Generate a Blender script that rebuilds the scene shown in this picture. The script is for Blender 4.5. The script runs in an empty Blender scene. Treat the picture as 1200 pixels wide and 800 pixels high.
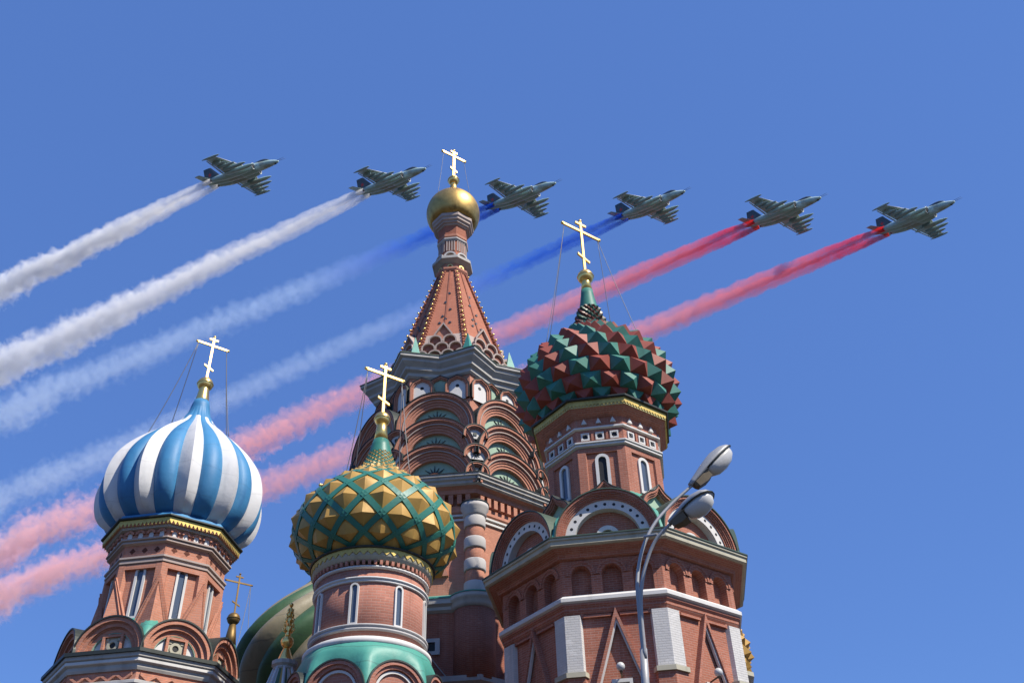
import bpy, math, random
from mathutils import Vector, Matrix, noise as mnoise
random.seed(7)
PI = math.pi
rad = math.radians
sc = bpy.context.scene
col = sc.collection

# ------------------------------------------------------------------ camera
F_PX, PITCH, ROLL = 1148.0, rad(38.0), rad(2.1)
EYE = Vector((0, 0, 1.7))
cF = Vector((0, math.cos(PITCH), math.sin(PITCH)))
_r0 = Vector((1, 0, 0)); _u0 = Vector((0, -math.sin(PITCH), math.cos(PITCH)))
cR = _r0 * math.cos(ROLL) - _u0 * math.sin(ROLL)
cU = _r0 * math.sin(ROLL) + _u0 * math.cos(ROLL)
cam_d = bpy.data.cameras.new("camera")
cam = bpy.data.objects.new("camera", cam_d); col.objects.link(cam)
cam_d.sensor_width = 36.0
cam_d.lens = 36.0 * F_PX / 1200.0
cam_d.clip_start = 0.1
cam_d.clip_end = 8000
cam.matrix_world = Matrix(((cR.x, cU.x, -cF.x, EYE.x), (cR.y, cU.y, -cF.y, EYE.y),
                           (cR.z, cU.z, -cF.z, EYE.z), (0, 0, 0, 1)))
sc.camera = cam

# ------------------------------------------------------------------ sky, sun, exposure
SUN_AZ, SUN_EL = rad(56), rad(50)          # azimuth measured from -Y (behind the viewer) towards +X
sun_dir = Vector((math.sin(SUN_AZ) * math.cos(SUN_EL), -math.cos(SUN_AZ) * math.cos(SUN_EL), math.sin(SUN_EL)))
w = bpy.data.worlds.new("World"); sc.world = w; w.use_nodes = True
wn = w.node_tree; bg = wn.nodes["Background"]
sky = wn.nodes.new("ShaderNodeTexSky"); sky.sky_type = 'NISHITA'; sky.sun_disc = False
sky.sun_elevation = SUN_EL
sky.sun_rotation = math.atan2(sun_dir.x, sun_dir.y)
sky.altitude = 150; sky.air_density = 1.0; sky.dust_density = 0.0; sky.ozone_density = 10.0
tint = wn.nodes.new('ShaderNodeMix'); tint.data_type = 'RGBA'; tint.blend_type = 'MIX'; tint.inputs[0].default_value = 0.65      # deep, even spring sky
tint.inputs[7].default_value = (0.49, 1.08, 3.18, 1)
wn.links.new(sky.outputs[0], tint.inputs[6]); wn.links.new(tint.outputs[2], bg.inputs[0]); bg.inputs[1].default_value = 0.15
sl = bpy.data.lights.new("sun", 'SUN'); sl.energy = 5.0; sl.angle = rad(0.53); sl.color = (1.0, 0.92, 0.80)
so = bpy.data.objects.new("sun", sl); col.objects.link(so)
so.rotation_euler = sun_dir.to_track_quat('Z', 'Y').to_euler()
vs = sc.view_settings
vs.view_transform = 'Standard'; vs.look = 'None'; vs.exposure = 0.4; vs.gamma = 1.0
vs.use_curve_mapping = False
sc.cycles.use_denoising = True
sc.cycles.max_bounces = 6; sc.cycles.diffuse_bounces = 3; sc.cycles.glossy_bounces = 3
sc.cycles.transparent_max_bounces = 8; sc.cycles.volume_bounces = 4
sc.cycles.sample_clamp_indirect = 6
sc.cycles.volume_step_rate = 1.0

# ------------------------------------------------------------------ materials
ALB = 0.80       # weathered, sooty paint and brick
def new_mat(name):
    m = bpy.data.materials.new(name); m.use_nodes = True
    nt = m.node_tree; b = nt.nodes["Principled BSDF"]
    return m, nt, b
def mix_rgb(nt, fac, a, b, blend='MIX'):
    n = nt.nodes.new("ShaderNodeMix"); n.data_type = 'RGBA'; n.blend_type = blend
    for sock, v in ((n.inputs[0], fac), (n.inputs[6], a), (n.inputs[7], b)):
        if hasattr(v, 'links') or hasattr(v, 'is_linked'): nt.links.new(v, sock)
        elif isinstance(v, (int, float)): sock.default_value = v
        else: sock.default_value = (*v, 1)
    return n.outputs[2]
def noise_fac(nt, scale, detail=4, lo=0.35, hi=0.65, vec=None, rough=0.55):
    n = nt.nodes.new("ShaderNodeTexNoise"); n.inputs['Scale'].default_value = scale
    n.inputs['Detail'].default_value = detail; n.inputs['Roughness'].default_value = rough
    if vec is None:
        tc = nt.nodes.new("ShaderNodeTexCoord"); vec = tc.outputs['Object']
    nt.links.new(vec, n.inputs['Vector'])
    r = nt.nodes.new("ShaderNodeMapRange"); r.inputs[1].default_value = lo; r.inputs[2].default_value = hi
    nt.links.new(n.outputs[0], r.inputs[0])
    return r.outputs[0]
def streak_vec(nt, sx=1.0, sz=0.12):
    tc = nt.nodes.new("ShaderNodeTexCoord"); mp = nt.nodes.new("ShaderNodeMapping")
    mp.inputs['Scale'].default_value = (sx, sx, sz); nt.links.new(tc.outputs['Object'], mp.inputs[0])
    return mp.outputs[0]
def paint(name, c, rough=0.6, var=0.18, dirt=None, metal=0.0, scale=1.3, spec=0.4):
    if metal < 0.5:
        c = tuple(x * ALB for x in c); dirt = tuple(x * ALB for x in dirt) if dirt else None
    m, nt, b = new_mat(name)
    d = dirt or tuple(x * 0.62 for x in c)
    f1 = noise_fac(nt, scale, 6, 0.38, 0.72)
    c1 = mix_rgb(nt, f1, c, tuple(x * (1 - var) + y * var for x, y in zip(c, d)))
    f2 = noise_fac(nt, 2.2, 5, 0.55, 0.8, vec=streak_vec(nt))
    m2 = nt.nodes.new("ShaderNodeMath"); m2.operation = 'MULTIPLY'; m2.inputs[1].default_value = var * 2.2
    nt.links.new(f2, m2.inputs[0])
    c2 = mix_rgb(nt, m2.outputs[0], c1, d)
    nt.links.new(c2, b.inputs['Base Color'])
    b.inputs['Roughness'].default_value = rough; b.inputs['Metallic'].default_value = metal
    b.inputs['Specular IOR Level'].default_value = spec
    bp = nt.nodes.new("ShaderNodeBump"); bp.inputs['Strength'].default_value = 0.12; bp.inputs['Distance'].default_value = 0.02
    nt.links.new(noise_fac(nt, 14, 3, 0, 1), bp.inputs['Height']); nt.links.new(bp.outputs[0], b.inputs['Normal'])
    return m
def add_seams(m, period, depth=0.35, axis=2):
    """horizontal sheet joints: narrow dark lines and a slight bump at a fixed spacing, wandering a little"""
    nt = m.node_tree; b = nt.nodes['Principled BSDF']
    tc = nt.nodes.new('ShaderNodeTexCoord'); sp = nt.nodes.new('ShaderNodeSeparateXYZ'); nt.links.new(tc.outputs['Object'], sp.inputs[0])
    nz = nt.nodes.new('ShaderNodeTexNoise'); nz.inputs['Scale'].default_value = 0.9; nt.links.new(tc.outputs['Object'], nz.inputs['Vector'])
    a1 = nt.nodes.new('ShaderNodeMath'); a1.operation = 'MULTIPLY_ADD'; a1.inputs[1].default_value = 0.5
    nt.links.new(nz.outputs[0], a1.inputs[0]); nt.links.new(sp.outputs[axis], a1.inputs[2])
    f = nt.nodes.new('ShaderNodeMath'); f.operation = 'PINGPONG'; f.inputs[1].default_value = period; nt.links.new(a1.outputs[0], f.inputs[0])
    r = nt.nodes.new('ShaderNodeMapRange'); r.inputs[1].default_value = 0; r.inputs[2].default_value = 0.03; r.inputs[3].default_value = depth; r.inputs[4].default_value = 0
    nt.links.new(f.outputs[0], r.inputs[0])
    src = b.inputs['Base Color'].links[0].from_socket
    c = mix_rgb(nt, r.outputs[0], src, (0.03, 0.035, 0.04)); nt.links.new(c, b.inputs['Base Color'])
    old = b.inputs['Normal'].links[0].from_node
    bp = nt.nodes.new('ShaderNodeBump'); bp.inputs['Strength'].default_value = 0.5; bp.inputs['Distance'].default_value = 0.03
    dn = nt.nodes.new('ShaderNodeTexNoise'); dn.inputs['Scale'].default_value = 2.2; dn.inputs['Detail'].default_value = 3; nt.links.new(tc.outputs['Object'], dn.inputs['Vector'])
    nt.links.new(dn.outputs[0], bp.inputs['Height']); nt.links.new(old.outputs[0], bp.inputs['Normal']); nt.links.new(bp.outputs[0], b.inputs['Normal'])
def brick(name, c1, c2, mortar, bw=0.27, rh=0.088, ms=0.011, stain=0.35, bump=0.5):
    c1, c2, mortar = (tuple(x * ALB for x in q) for q in (c1, c2, mortar))
    m, nt, b = new_mat(name)
    uv = nt.nodes.new("ShaderNodeUVMap"); uv.uv_map = "UVMap"
    t = nt.nodes.new("ShaderNodeTexBrick"); nt.links.new(uv.outputs[0], t.inputs['Vector'])
    t.inputs['Color1'].default_value = (*c1, 1); t.inputs['Color2'].default_value = (*c2, 1)
    t.inputs['Mortar'].default_value = (*mortar, 1)
    t.inputs['Scale'].default_value = 1; t.inputs['Mortar Size'].default_value = ms
    t.inputs['Mortar Smooth'].default_value = 0.3; t.inputs['Bias'].default_value = 0.0
    t.inputs['Brick Width'].default_value = bw; t.inputs['Row Height'].default_value = rh
    f1 = noise_fac(nt, 0.8, 6, 0.36, 0.7)
    mm = nt.nodes.new("ShaderNodeMath"); mm.operation = 'MULTIPLY'; mm.inputs[1].default_value = stain
    nt.links.new(f1, mm.inputs[0])
    cA = mix_rgb(nt, mm.outputs[0], t.outputs[0], tuple(x * 0.55 for x in c1))
    f2 = noise_fac(nt, 1.6, 5, 0.58, 0.8, vec=streak_vec(nt, 1.2, 0.1))
    m3 = nt.nodes.new("ShaderNodeMath"); m3.operation = 'MULTIPLY'; m3.inputs[1].default_value = 0.3
    nt.links.new(f2, m3.inputs[0])
    cB = mix_rgb(nt, m3.outputs[0], cA, tuple(min(1, x * 1.25 + 0.05) for x in mortar))
    f4 = noise_fac(nt, 2.6, 4, 0.60, 0.66, vec=streak_vec(nt, 0.8, 1.6))          # re-laid, paler patches
    m4 = nt.nodes.new("ShaderNodeMath"); m4.operation = 'MULTIPLY'; m4.inputs[1].default_value = 0.28; nt.links.new(f4, m4.inputs[0])
    cB = mix_rgb(nt, m4.outputs[0], cB, tuple(min(1, x * 1.35 + 0.03) for x in c1))
    f5 = noise_fac(nt, 1.1, 7, 0.55, 0.78, vec=streak_vec(nt, 2.4, 0.16), rough=0.7)   # soot streaks
    m5 = nt.nodes.new("ShaderNodeMath"); m5.operation = 'MULTIPLY'; m5.inputs[1].default_value = 0.5; nt.links.new(f5, m5.inputs[0])
    cB = mix_rgb(nt, m5.outputs[0], cB, tuple(x * 0.38 for x in c2))
    nt.links.new(cB, b.inputs['Base Color'])
    b.inputs['Roughness'].default_value = 0.85; b.inputs['Specular IOR Level'].default_value = 0.2
    bp = nt.nodes.new("ShaderNodeBump"); bp.inputs['Strength'].default_value = bump; bp.inputs['Distance'].default_value = 0.012
    inv = nt.nodes.new("ShaderNodeMath"); inv.operation = 'SUBTRACT'; inv.inputs[0].default_value = 1
    nt.links.new(t.outputs['Fac'], inv.inputs[1]); nt.links.new(inv.outputs[0], bp.inputs['Height'])
    nt.links.new(bp.outputs[0], b.inputs['Normal'])
    return m
M = {}
M['brick_pale'] = brick("pale_brick", (0.66, 0.29, 0.19), (0.58, 0.245, 0.157), (0.58, 0.33, 0.25), stain=0.3)
M['brick_tent'] = brick('tent_brick', (0.55, 0.20, 0.12), (0.48, 0.165, 0.098), (0.5, 0.26, 0.19))
M['brick_raw'] = brick("raw_brick", (0.52, 0.198, 0.128), (0.42, 0.152, 0.096), (0.52, 0.31, 0.25))
M['brick_pink'] = brick("pink_brick", (0.54, 0.23, 0.165), (0.47, 0.195, 0.135), (0.52, 0.30, 0.24))
M['brick_dark'] = brick("dark_brick", (0.42, 0.15, 0.098), (0.35, 0.12, 0.078), (0.42, 0.22, 0.165))
M['white_brick'] = brick('white_painted_brick', (0.74, 0.73, 0.71), (0.71, 0.70, 0.68), (0.66, 0.65, 0.63), stain=0.25, bump=0.8)
M['recess_shade'] = brick("shaded_recess_brick", (0.16, 0.05, 0.032), (0.13, 0.04, 0.028), (0.2, 0.1, 0.07))  # shade of the diamond recesses put into the brick colour
M['white'] = paint("white_limewash", (0.78, 0.77, 0.74), 0.8, 0.2, (0.42, 0.40, 0.37))
M['cream'] = paint("cream_stone", (0.55, 0.52, 0.40), 0.75, 0.3, (0.28, 0.27, 0.2))
M['creamgold'] = paint('faded_gilded_cream', (0.62, 0.56, 0.27), 0.6, 0.35, (0.35, 0.30, 0.12))
M['grey'] = paint("grey_plaster", (0.54, 0.52, 0.48), 0.8, 0.3, (0.22, 0.21, 0.19))
M['moulding'] = paint('weathered_moulding', (0.52, 0.42, 0.37), 0.8, 0.25)
M['lightgrey'] = paint("light_grey_plaster", (0.60, 0.58, 0.56), 0.8, 0.25, (0.3, 0.29, 0.28))
M['sheet'] = paint("dark_roof_sheet", (0.05, 0.06, 0.055), 0.5, 0.3, metal=0.3)
M['green_sheet'] = paint("green_roof_sheet", (0.07, 0.11, 0.08), 0.5, 0.3)
M['teal'] = paint("teal_roof_paint", (0.09, 0.38, 0.30), 0.5, 0.25, (0.05, 0.2, 0.16))
M['palegreen'] = paint("pale_green_plaster", (0.40, 0.56, 0.42), 0.8, 0.2, (0.25, 0.33, 0.26))
M['blue'] = paint("blue_dome_paint", (0.06, 0.27, 0.52), 0.55, 0.45, (0.035, 0.16, 0.36), scale=0.8)
M['domewhite'] = paint("white_dome_paint", (0.80, 0.80, 0.79), 0.6, 0.35, (0.48, 0.49, 0.50), scale=0.9)
for k_ in ('blue', 'domewhite'): add_seams(M[k_], 0.55, 0.16)
add_seams(M['teal'], 0.3, 0.4)
M['domered'] = paint("red_dome_paint", (0.37, 0.08, 0.052), 0.55, 0.5, (0.22, 0.05, 0.035), spec=0.35)
M['domegreen'] = paint("green_dome_paint", (0.06, 0.255, 0.20), 0.55, 0.5, (0.03, 0.14, 0.11), spec=0.35)
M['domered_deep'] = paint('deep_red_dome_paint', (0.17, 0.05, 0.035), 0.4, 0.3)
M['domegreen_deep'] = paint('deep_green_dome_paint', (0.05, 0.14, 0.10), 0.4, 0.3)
M['lattice'] = paint("lattice_green_paint", (0.045, 0.23, 0.175), 0.45, 0.3, (0.02, 0.12, 0.09))
M['ochre'] = paint("ochre_gold_paint", (0.58, 0.35, 0.085), 0.5, 0.4, (0.36, 0.19, 0.04), metal=0.1)
M['olive'] = paint("shadow_darkened_olive", (0.06, 0.14, 0.065), 0.55, 0.4, (0.04, 0.09, 0.04))  # darkened to carry the shadow cast on the swirled dome
M['beige'] = paint("shadow_darkened_beige", (0.33, 0.29, 0.195), 0.55, 0.4, (0.22, 0.19, 0.12))  # lowered as well, the dome's cast shadow is in the colour
for k_ in ('olive', 'beige'): add_seams(M[k_], 0.5, 0.4)
M['gold'] = paint("gilded_metal", (0.95, 0.66, 0.22), 0.30, 0.2, (0.6, 0.36, 0.1), metal=0.95)
M['goldcross'] = paint("bright_gilded_metal", (0.90, 0.62, 0.22), 0.42, 0.35, (0.6, 0.38, 0.12), metal=0.92)
M['goldold'] = paint("old_gilded_metal", (0.55, 0.37, 0.12), 0.46, 0.5, (0.24, 0.15, 0.05), metal=0.9, scale=2.4)
M['bronze'] = paint('dull_bronze', (0.20, 0.13, 0.045), 0.5, 0.4, (0.08, 0.05, 0.02), metal=0.6)
M['goldlace'] = paint("gilded_trim", (0.75, 0.56, 0.16), 0.5, 0.4, (0.22, 0.15, 0.04), metal=0.4)
M['dark'] = paint("dark_opening", (0.012, 0.013, 0.016), 0.6, 0.1)
M['glass'] = paint("window_glass", (0.10, 0.13, 0.18), 0.12, 0.1, spec=0.7)
M['chain'] = paint("chain_metal", (0.20, 0.20, 0.21), 0.5, 0.2, metal=0.4)
M['lampgrey'] = paint("lamp_grey_paint", (0.42, 0.43, 0.44), 0.5, 0.25, (0.28, 0.28, 0.29), metal=0.2)
M['lamplens'] = paint("lamp_frosted_lens", (0.68, 0.68, 0.66), 0.3, 0.15, (0.5, 0.5, 0.47))
M['lampbrown'] = paint("lamp_brown_box", (0.16, 0.12, 0.07), 0.6, 0.3)
M['camo'] = None
M['steel'] = paint("bare_steel", (0.25, 0.25, 0.26), 0.4, 0.2, metal=0.7)
M['jet_sunlit_edge'] = paint("jet_highlight_white", (0.75, 0.76, 0.76), 0.4, 0.1)  # sun highlight painted as white, for wing edges and intake lips
M['jetdark'] = paint("dark_jet_paint", (0.06, 0.085, 0.11), 0.4, 0.2)
M['podgrey'] = paint("grey_green_jet_paint", (0.38, 0.52, 0.50), 0.45, 0.2)
M['starred'] = paint("red_star_paint", (0.45, 0.04, 0.04), 0.5, 0.1)
M['stone_ground'] = brick("paving", (0.075, 0.07, 0.064), (0.06, 0.056, 0.052), (0.04, 0.038, 0.035), 0.6, 0.3, 0.02)
def camo_mat():
    m, nt, b = new_mat("haze_lifted_camouflage")
    f = noise_fac(nt, 0.42, 2, 0.47, 0.53)
    c = mix_rgb(nt, f, (0.38, 0.54, 0.49), (0.44, 0.60, 0.60))  # camouflage tones lifted to stand in for aerial haze
    f2 = noise_fac(nt, 0.33, 2, 0.55, 0.6)
    c2 = mix_rgb(nt, f2, c, (0.34, 0.40, 0.34))
    nt.links.new(c2, b.inputs['Base Color']); b.inputs['Roughness'].default_value = 0.5
    return m
M['camo'] = camo_mat()

# ------------------------------------------------------------------ mesh builder
class Fr:
    """frame on a wall: u to the right seen from outside, v up, n outwards"""
    def __init__(s, phi, a, z, c=(0, 0)):
        p = rad(phi); s.n = Vector((math.cos(p), math.sin(p), 0)); s.t = Vector((-math.sin(p), math.cos(p), 0))
        s.o = Vector((c[0], c[1], 0)) + s.n * a + Vector((0, 0, z))
    def p(s, u, v, n=0.0): return s.o + s.t * u + s.n * n + Vector((0, 0, v))
class MB:
    def __init__(s): s.v = []; s.f = []; s.m = []; s.sm = []; s.cur = 0; s.cyl = []; s.rc = 0
    def face(s, idx, smooth=False): s.f.append(idx); s.m.append(s.cur); s.sm.append(smooth); s.cyl.append(s.rc)
    def add(s, pts): i = len(s.v); s.v.extend([Vector(p) for p in pts]); return i
    def grid(s, rows, closed_u=True, smooth=False):
        n = len(rows[0]); b = [s.add(r) for r in rows]
        for j in range(len(rows) - 1):
            for i in range(n if closed_u else n - 1):
                k = (i + 1) % n
                s.face((b[j] + i, b[j] + k, b[j + 1] + k, b[j + 1] + i), smooth)
        return b, n
    def loft(s, rings, smooth=False, cap0=True, cap1=True):
        b, n = s.grid(rings, True, smooth)
        if cap0: s.face(tuple(b[0] + i for i in reversed(range(n))))
        if cap1: s.face(tuple(b[-1] + i for i in range(n)))
        return s
    def octa(s, prof, rot=-120.0, n=8, c=(0, 0), cap0=True, cap1=True, smooth=False):
        s.loft([[(c[0] + R * math.cos(rad(rot) + 2 * PI * i / n), c[1] + R * math.sin(rad(rot) + 2 * PI * i / n), z) for i in range(n)]
                for R, z in prof], smooth, cap0, cap1); return s
    def rev(s, prof, n=40, c=(0, 0), smooth=True, cap0=True, cap1=True, uvr=0):
        s.rc = uvr; s.octa(prof, 0, n, c, cap0, cap1, smooth); s.rc = 0; return s
    def prism(s, fr, poly, n0, n1):
        k = len(poly); a = s.add([fr.p(u, v, n0) for u, v in poly]); b = s.add([fr.p(u, v, n1) for u, v in poly])
        for i in range(k):
            j = (i + 1) % k; s.face((a + i, a + j, b + j, b + i))
        s.face(tuple(b + i for i in range(k))); s.face(tuple(a + i for i in reversed(range(k))))
        return s
    def box(s, fr, u0, u1, v0, v1, n0, n1): return s.prism(fr, [(u0, v0), (u1, v0), (u1, v1), (u0, v1)], n0, n1)
    def sweep(s, fr, shape, prof, closed=False):
        """shape(k) -> 2D points for the size k; prof = [(k, n), ...] from outer back to inner back"""
        rows = [[fr.p(u, v, n) for u, v in shape(k)] for k, n in prof]
        s.grid(rows, closed)
        return s
    def sheet(s, fr, poly, n):
        a = s.add([fr.p(u, v, n) for u, v in poly]); s.face(tuple(a + i for i in range(len(poly)))); return s
    def tube(s, p0, p1, r0, r1=None, n=8, smooth=True, cap=True):
        r1 = r0 if r1 is None else r1
        p0 = Vector(p0); p1 = Vector(p1); d = (p1 - p0).normalized()
        a = d.orthogonal().normalized(); b = d.cross(a)
        s.loft([[p + a * r * math.cos(2 * PI * i / n) + b * r * math.sin(2 * PI * i / n) for i in range(n)] for p, r in ((p0, r0), (p1, r1))], smooth, cap, cap)
        return s
    def path(s, pts, rs, n=10, smooth=True):
        pts = [Vector(p) for p in pts]; rings = []
        ref = None
        for i, p in enumerate(pts):
            d = (pts[min(i + 1, len(pts) - 1)] - pts[max(i - 1, 0)]).normalized()
            if ref is None: ref = d.orthogonal().normalized()
            a = (ref - d * ref.dot(d)).normalized(); ref = a; b = d.cross(a)
            r = rs[i] if isinstance(rs, (list, tuple)) else rs
            rings.append([p + a * r * math.cos(2 * PI * k / n) + b * r * math.sin(2 * PI * k / n) for k in range(n)])
        s.loft(rings, smooth); return s
    def ball(s, c, r, n=16, sz=1.0):
        m = n // 2
        s.loft([[(c[0] + r * math.sin(PI * j / m) * math.cos(2 * PI * i / n), c[1] + r * math.sin(PI * j / m) * math.sin(2 * PI * i / n), c[2] - r * sz * math.cos(PI * j / m)) for i in range(n)]
                for j in [0.12] + list(range(1, m)) + [m - 0.12]], True); return s
    def bar(s, p0, p1, wv, tv):
        """square bar from p0 to p1; wv, tv half-size vectors"""
        p0 = Vector(p0); p1 = Vector(p1)
        q = [wv + tv, wv - tv, -wv - tv, -wv + tv]
        s.loft([[p + k for k in q] for p in (p0, p1)]); return s
    def build(s, name, mats, parent=None, label=None):
        me = bpy.data.meshes.new(name)
        me.from_pydata([tuple(v) for v in s.v], [], s.f)
        ms = mats if isinstance(mats, (list, tuple)) else [mats]
        for m in ms: me.materials.append(m)
        me.polygons.foreach_set('material_index', s.m); me.polygons.foreach_set('use_smooth', s.sm)
        uvl = me.uv_layers.new(name="UVMap")
        buf = [0.0] * (2 * len(me.loops))
        for pi, p in enumerate(me.polygons):
            n = p.normal; rc = s.cyl[pi]
            if rc:
                cx = sum((s.v[v].x for v in p.vertices)); cy = sum((s.v[v].y for v in p.vertices)); a0 = math.atan2(cy, cx)
                for li in p.loop_indices:
                    v = s.v[me.loops[li].vertex_index]; da = math.atan2(v.y, v.x) - a0
                    da = (da + PI) % (2 * PI) - PI
                    buf[2 * li] = (a0 + da) * rc; buf[2 * li + 1] = v.z
            else:
                t = Vector((-n.y, n.x, 0))
                if t.length < 0.3: t = Vector((1, 0, 0)); bt = Vector((0, 1, 0))
                else: t.normalize(); bt = n.cross(t)
                for li in p.loop_indices:
                    v = s.v[me.loops[li].vertex_index]
                    buf[2 * li] = v.dot(t); buf[2 * li + 1] = v.dot(bt)
        uvl.data.foreach_set('uv', buf)
        me.update()
        o = bpy.data.objects.new(name, me); col.objects.link(o)
        if parent is not None: o.parent = parent
        if label: o['label'] = label
        return o
def tag(o, label=None, cat=None, group=None, kind=None):
    if label: o['label'] = label
    if cat: o['category'] = cat
    if group: o['group'] = group
    if kind: o['kind'] = kind
    return o
def thing(name, loc, label, cat, group=None):
    o = bpy.data.objects.new(name, None); col.objects.link(o); o.location = loc; o.empty_display_size = 0.5
    return tag(o, label, cat, group)

# ------------------------------------------------------------------ shared shapes
def arch(leg=0.0, seg=22):
    def S(k):
        pts = [(k, -leg)] if leg else []
        pts += [(k * math.cos(PI * i / seg), k * math.sin(PI * i / seg)) for i in range(seg + 1)]
        if leg: pts.append((-k, -leg))
        return pts
    return S
def ogee(h=0.3, seg=40):
    full = []
    for i in range(seg + 1):
        a = PI * i / seg; x = math.cos(a)
        full.append((x, 0.9 * math.sin(a) + h * max(0.0, 1 - abs(x) / 0.42) ** 2))
    return lambda k: [(x * k, y * k) for x, y in full]
def arched_poly(hw, h, seg=10):
    return [(-hw, 0), (hw, 0)] + [(hw * math.cos(PI * i / seg), h - hw + hw * math.sin(PI * i / seg)) for i in range(seg + 1)]
def arch_window(parent, fr, hw, h, fw=0.09, frame='white', n_out=0.05, deep=0.14, pane='glass'):
    """white moulded frame round a deep narrow slit"""
    w_ = MB()
    S = lambda k: [(-hw - k, -k), (hw + k, -k)] + [((hw + k) * math.cos(PI * i / 10), h - hw + (hw + k) * math.sin(PI * i / 10)) for i in range(1, 10)] + [(-hw - k, h - hw), ]
    S2 = lambda k: [(-hw - k, -k), (hw + k, -k)] + [((hw + k) * math.cos(PI * i / 10), h - hw + (hw + k) * math.sin(PI * i / 10)) for i in range(0, 11)]
    w_.sweep(fr, S2, [(fw, -0.05), (fw, n_out), (0.0, n_out), (0.0, 0.004)], closed=True)
    win = w_.build('window', M[frame], parent)
    g = MB(); g.sheet(fr, S2(0.001), 0.006); g.build('pane', M[pane], win)
    return win
def cross(parent, z0, z1, half, th, beta=36, mat='goldcross', ball_r=0.3, ball_z=None, cables=None, low=True):
    """three-barred gilded cross on a ball"""
    b = rad(beta); d = Vector((math.cos(b), math.sin(b), 0)); q = Vector((-math.sin(b), math.cos(b), 0)); Z = Vector((0, 0, 1))
    H = z1 - z0; c = MB(); th *= 0.8
    c.bar((0, 0, z0), (0, 0, z1), d * th, q * th * 0.6)
    zb = z0 + H * 0.80
    c.bar(d * -half + Z * zb, d * half + Z * zb, Z * th, q * th * 0.7)
    for s_ in (-1, 1):
        c.ball((d * (half * s_) + Z * zb), th * 1.35, 8)
    c.bar(d * -half * 0.28 + Z * (z0 + H * 0.93), d * half * 0.28 + Z * (z0 + H * 0.93), Z * th * 0.9, q * th * 0.75)
    c.ball((0, 0, z1), th * 1.5, 8)
    c.bar(d * -half * 0.30 + Z * (z0 + H * 0.36), d * half * 0.30 + Z * (z0 + H * 0.28), Z * th * 0.9, q * th * 0.75)
    co = c.build('cross', M[mat], parent)
    if ball_r:
        bz = ball_z if ball_z is not None else z0
        k = MB(); k.ball((0, 0, bz), ball_r, 22); k.rev([(ball_r * 1.03, bz - 0.03), (ball_r * 1.06, bz), (ball_r * 1.03, bz + 0.03)], 24)
        k.build('ball', M['bronze' if mat == 'bronze' else 'gold'], co)
    if cables:
        R, zc, angs = cables
        for s_, a in angs:
            p0 = d * (half * 0.9 * s_) + Z * (zb - 0.05); p1 = Vector((R * math.cos(rad(a)), R * math.sin(rad(a)), zc))
            pts = [p0.lerp(p1, t / 12) - Z * (0.22 * math.sin(PI * t / 12)) for t in range(13)]
            MB().path(pts, 0.016, 5).build('cable', M['chain'], co)
    return co
def smooth_profile(pts, n):
    """Catmull-Rom through (r, z) points"""
    P = [Vector((p[0], p[1])) for p in pts]; P = [P[0] * 2 - P[1]] + P + [P[-1] * 2 - P[-2]]
    out = []
    segs = len(P) - 3
    for i in range(n + 1):
        t = i / n * segs; k = min(int(t), segs - 1); u = t - k
        a, b, c, d = P[k:k + 4]
        v = 0.5 * (2 * b + (c - a) * u + (2 * a - 5 * b + 4 * c - d) * u * u + (3 * b - a - 3 * c + d) * u ** 3)
        out.append((v.x, v.y))
    return out
def normals2(prof):
    o = []
    for i in range(len(prof)):
        a = prof[max(0, i - 1)]; b = prof[min(len(prof) - 1, i + 1)]
        dx, dz = b[0] - a[0], b[1] - a[1]; L = math.hypot(dx, dz) or 1
        o.append((dz / L, -dx / L))
    return o
def conformal_rows(prof, step):
    """heights along the profile spaced so that cells keep their shape: ds / r = step"""
    fine = prof; acc = 0; rows = [fine[0]]
    for i in range(1, len(fine)):
        ds = math.hypot(fine[i][0] - fine[i - 1][0], fine[i][1] - fine[i - 1][1])
        acc += ds / max(0.05, 0.5 * (fine[i][0] + fine[i - 1][0]))
        if acc >= step: rows.append(fine[i]); acc -= step
    return rows
def zigzag(mb, fr, hw, n, v_top, v_mid, v_tip, n0, n1):
    wd = 2 * hw / n
    pts = [(-hw, v_top), (-hw, v_mid)]
    for i in range(n):
        pts += [(-hw + wd * (i + 0.5), v_tip), (-hw + wd * (i + 1), v_mid)]
    pts += [(hw, v_top)]
    mb.prism(fr, list(reversed(pts)), n0, n1)
def corner_strip(mb, ang, R, wd, d, z0, z1):
    co = math.cos(rad(22.5))
    def pt(Rr, f, off):      # point on face side f (-1 / +1) at distance off from the corner of the octagon Rr
        c0 = Vector((Rr * math.cos(rad(ang)), Rr * math.sin(rad(ang))))
        t = Vector((math.cos(rad(ang + f * 112.5)), math.sin(rad(ang + f * 112.5))))
        return c0 + t * off
    Ro = R + d / co; Ri = R - 0.06
    pl = [pt(Ro, -1, wd), pt(Ro, -1, 0), pt(Ro, 1, wd), pt(Ri, 1, wd), pt(Ri, 1, 0), pt(Ri, -1, wd)]
    mb.loft([[(q.x, q.y, z) for q in pl] for z in (z0, z1)])
def star_roof(prof, rot=-120.0, c=(0, 0)):
    """roof that falls into the valleys over the corners: prof = [(corner radius, mid-face radius, z)]"""
    m = MB(); n = 96
    def rr(Rp, Rn, k):
        return Rn + (Rp - Rn) * abs(math.cos(4 * 2 * PI * k / n)) ** 6
    m.loft([[(rr(Rp, Rn, k) * math.cos(rad(rot) + 2 * PI * k / n), rr(Rp, Rn, k) * math.sin(rad(rot) + 2 * PI * k / n), z) for k in range(n)] for Rp, Rn, z in prof], True, False, True)
    return m
FACES = [-187.5, -142.5, -97.5, -52.5, -7.5, 37.5]      # wall faces that turn towards the square
AP = math.cos(rad(22.5)); HS = math.sin(rad(22.5))

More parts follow.
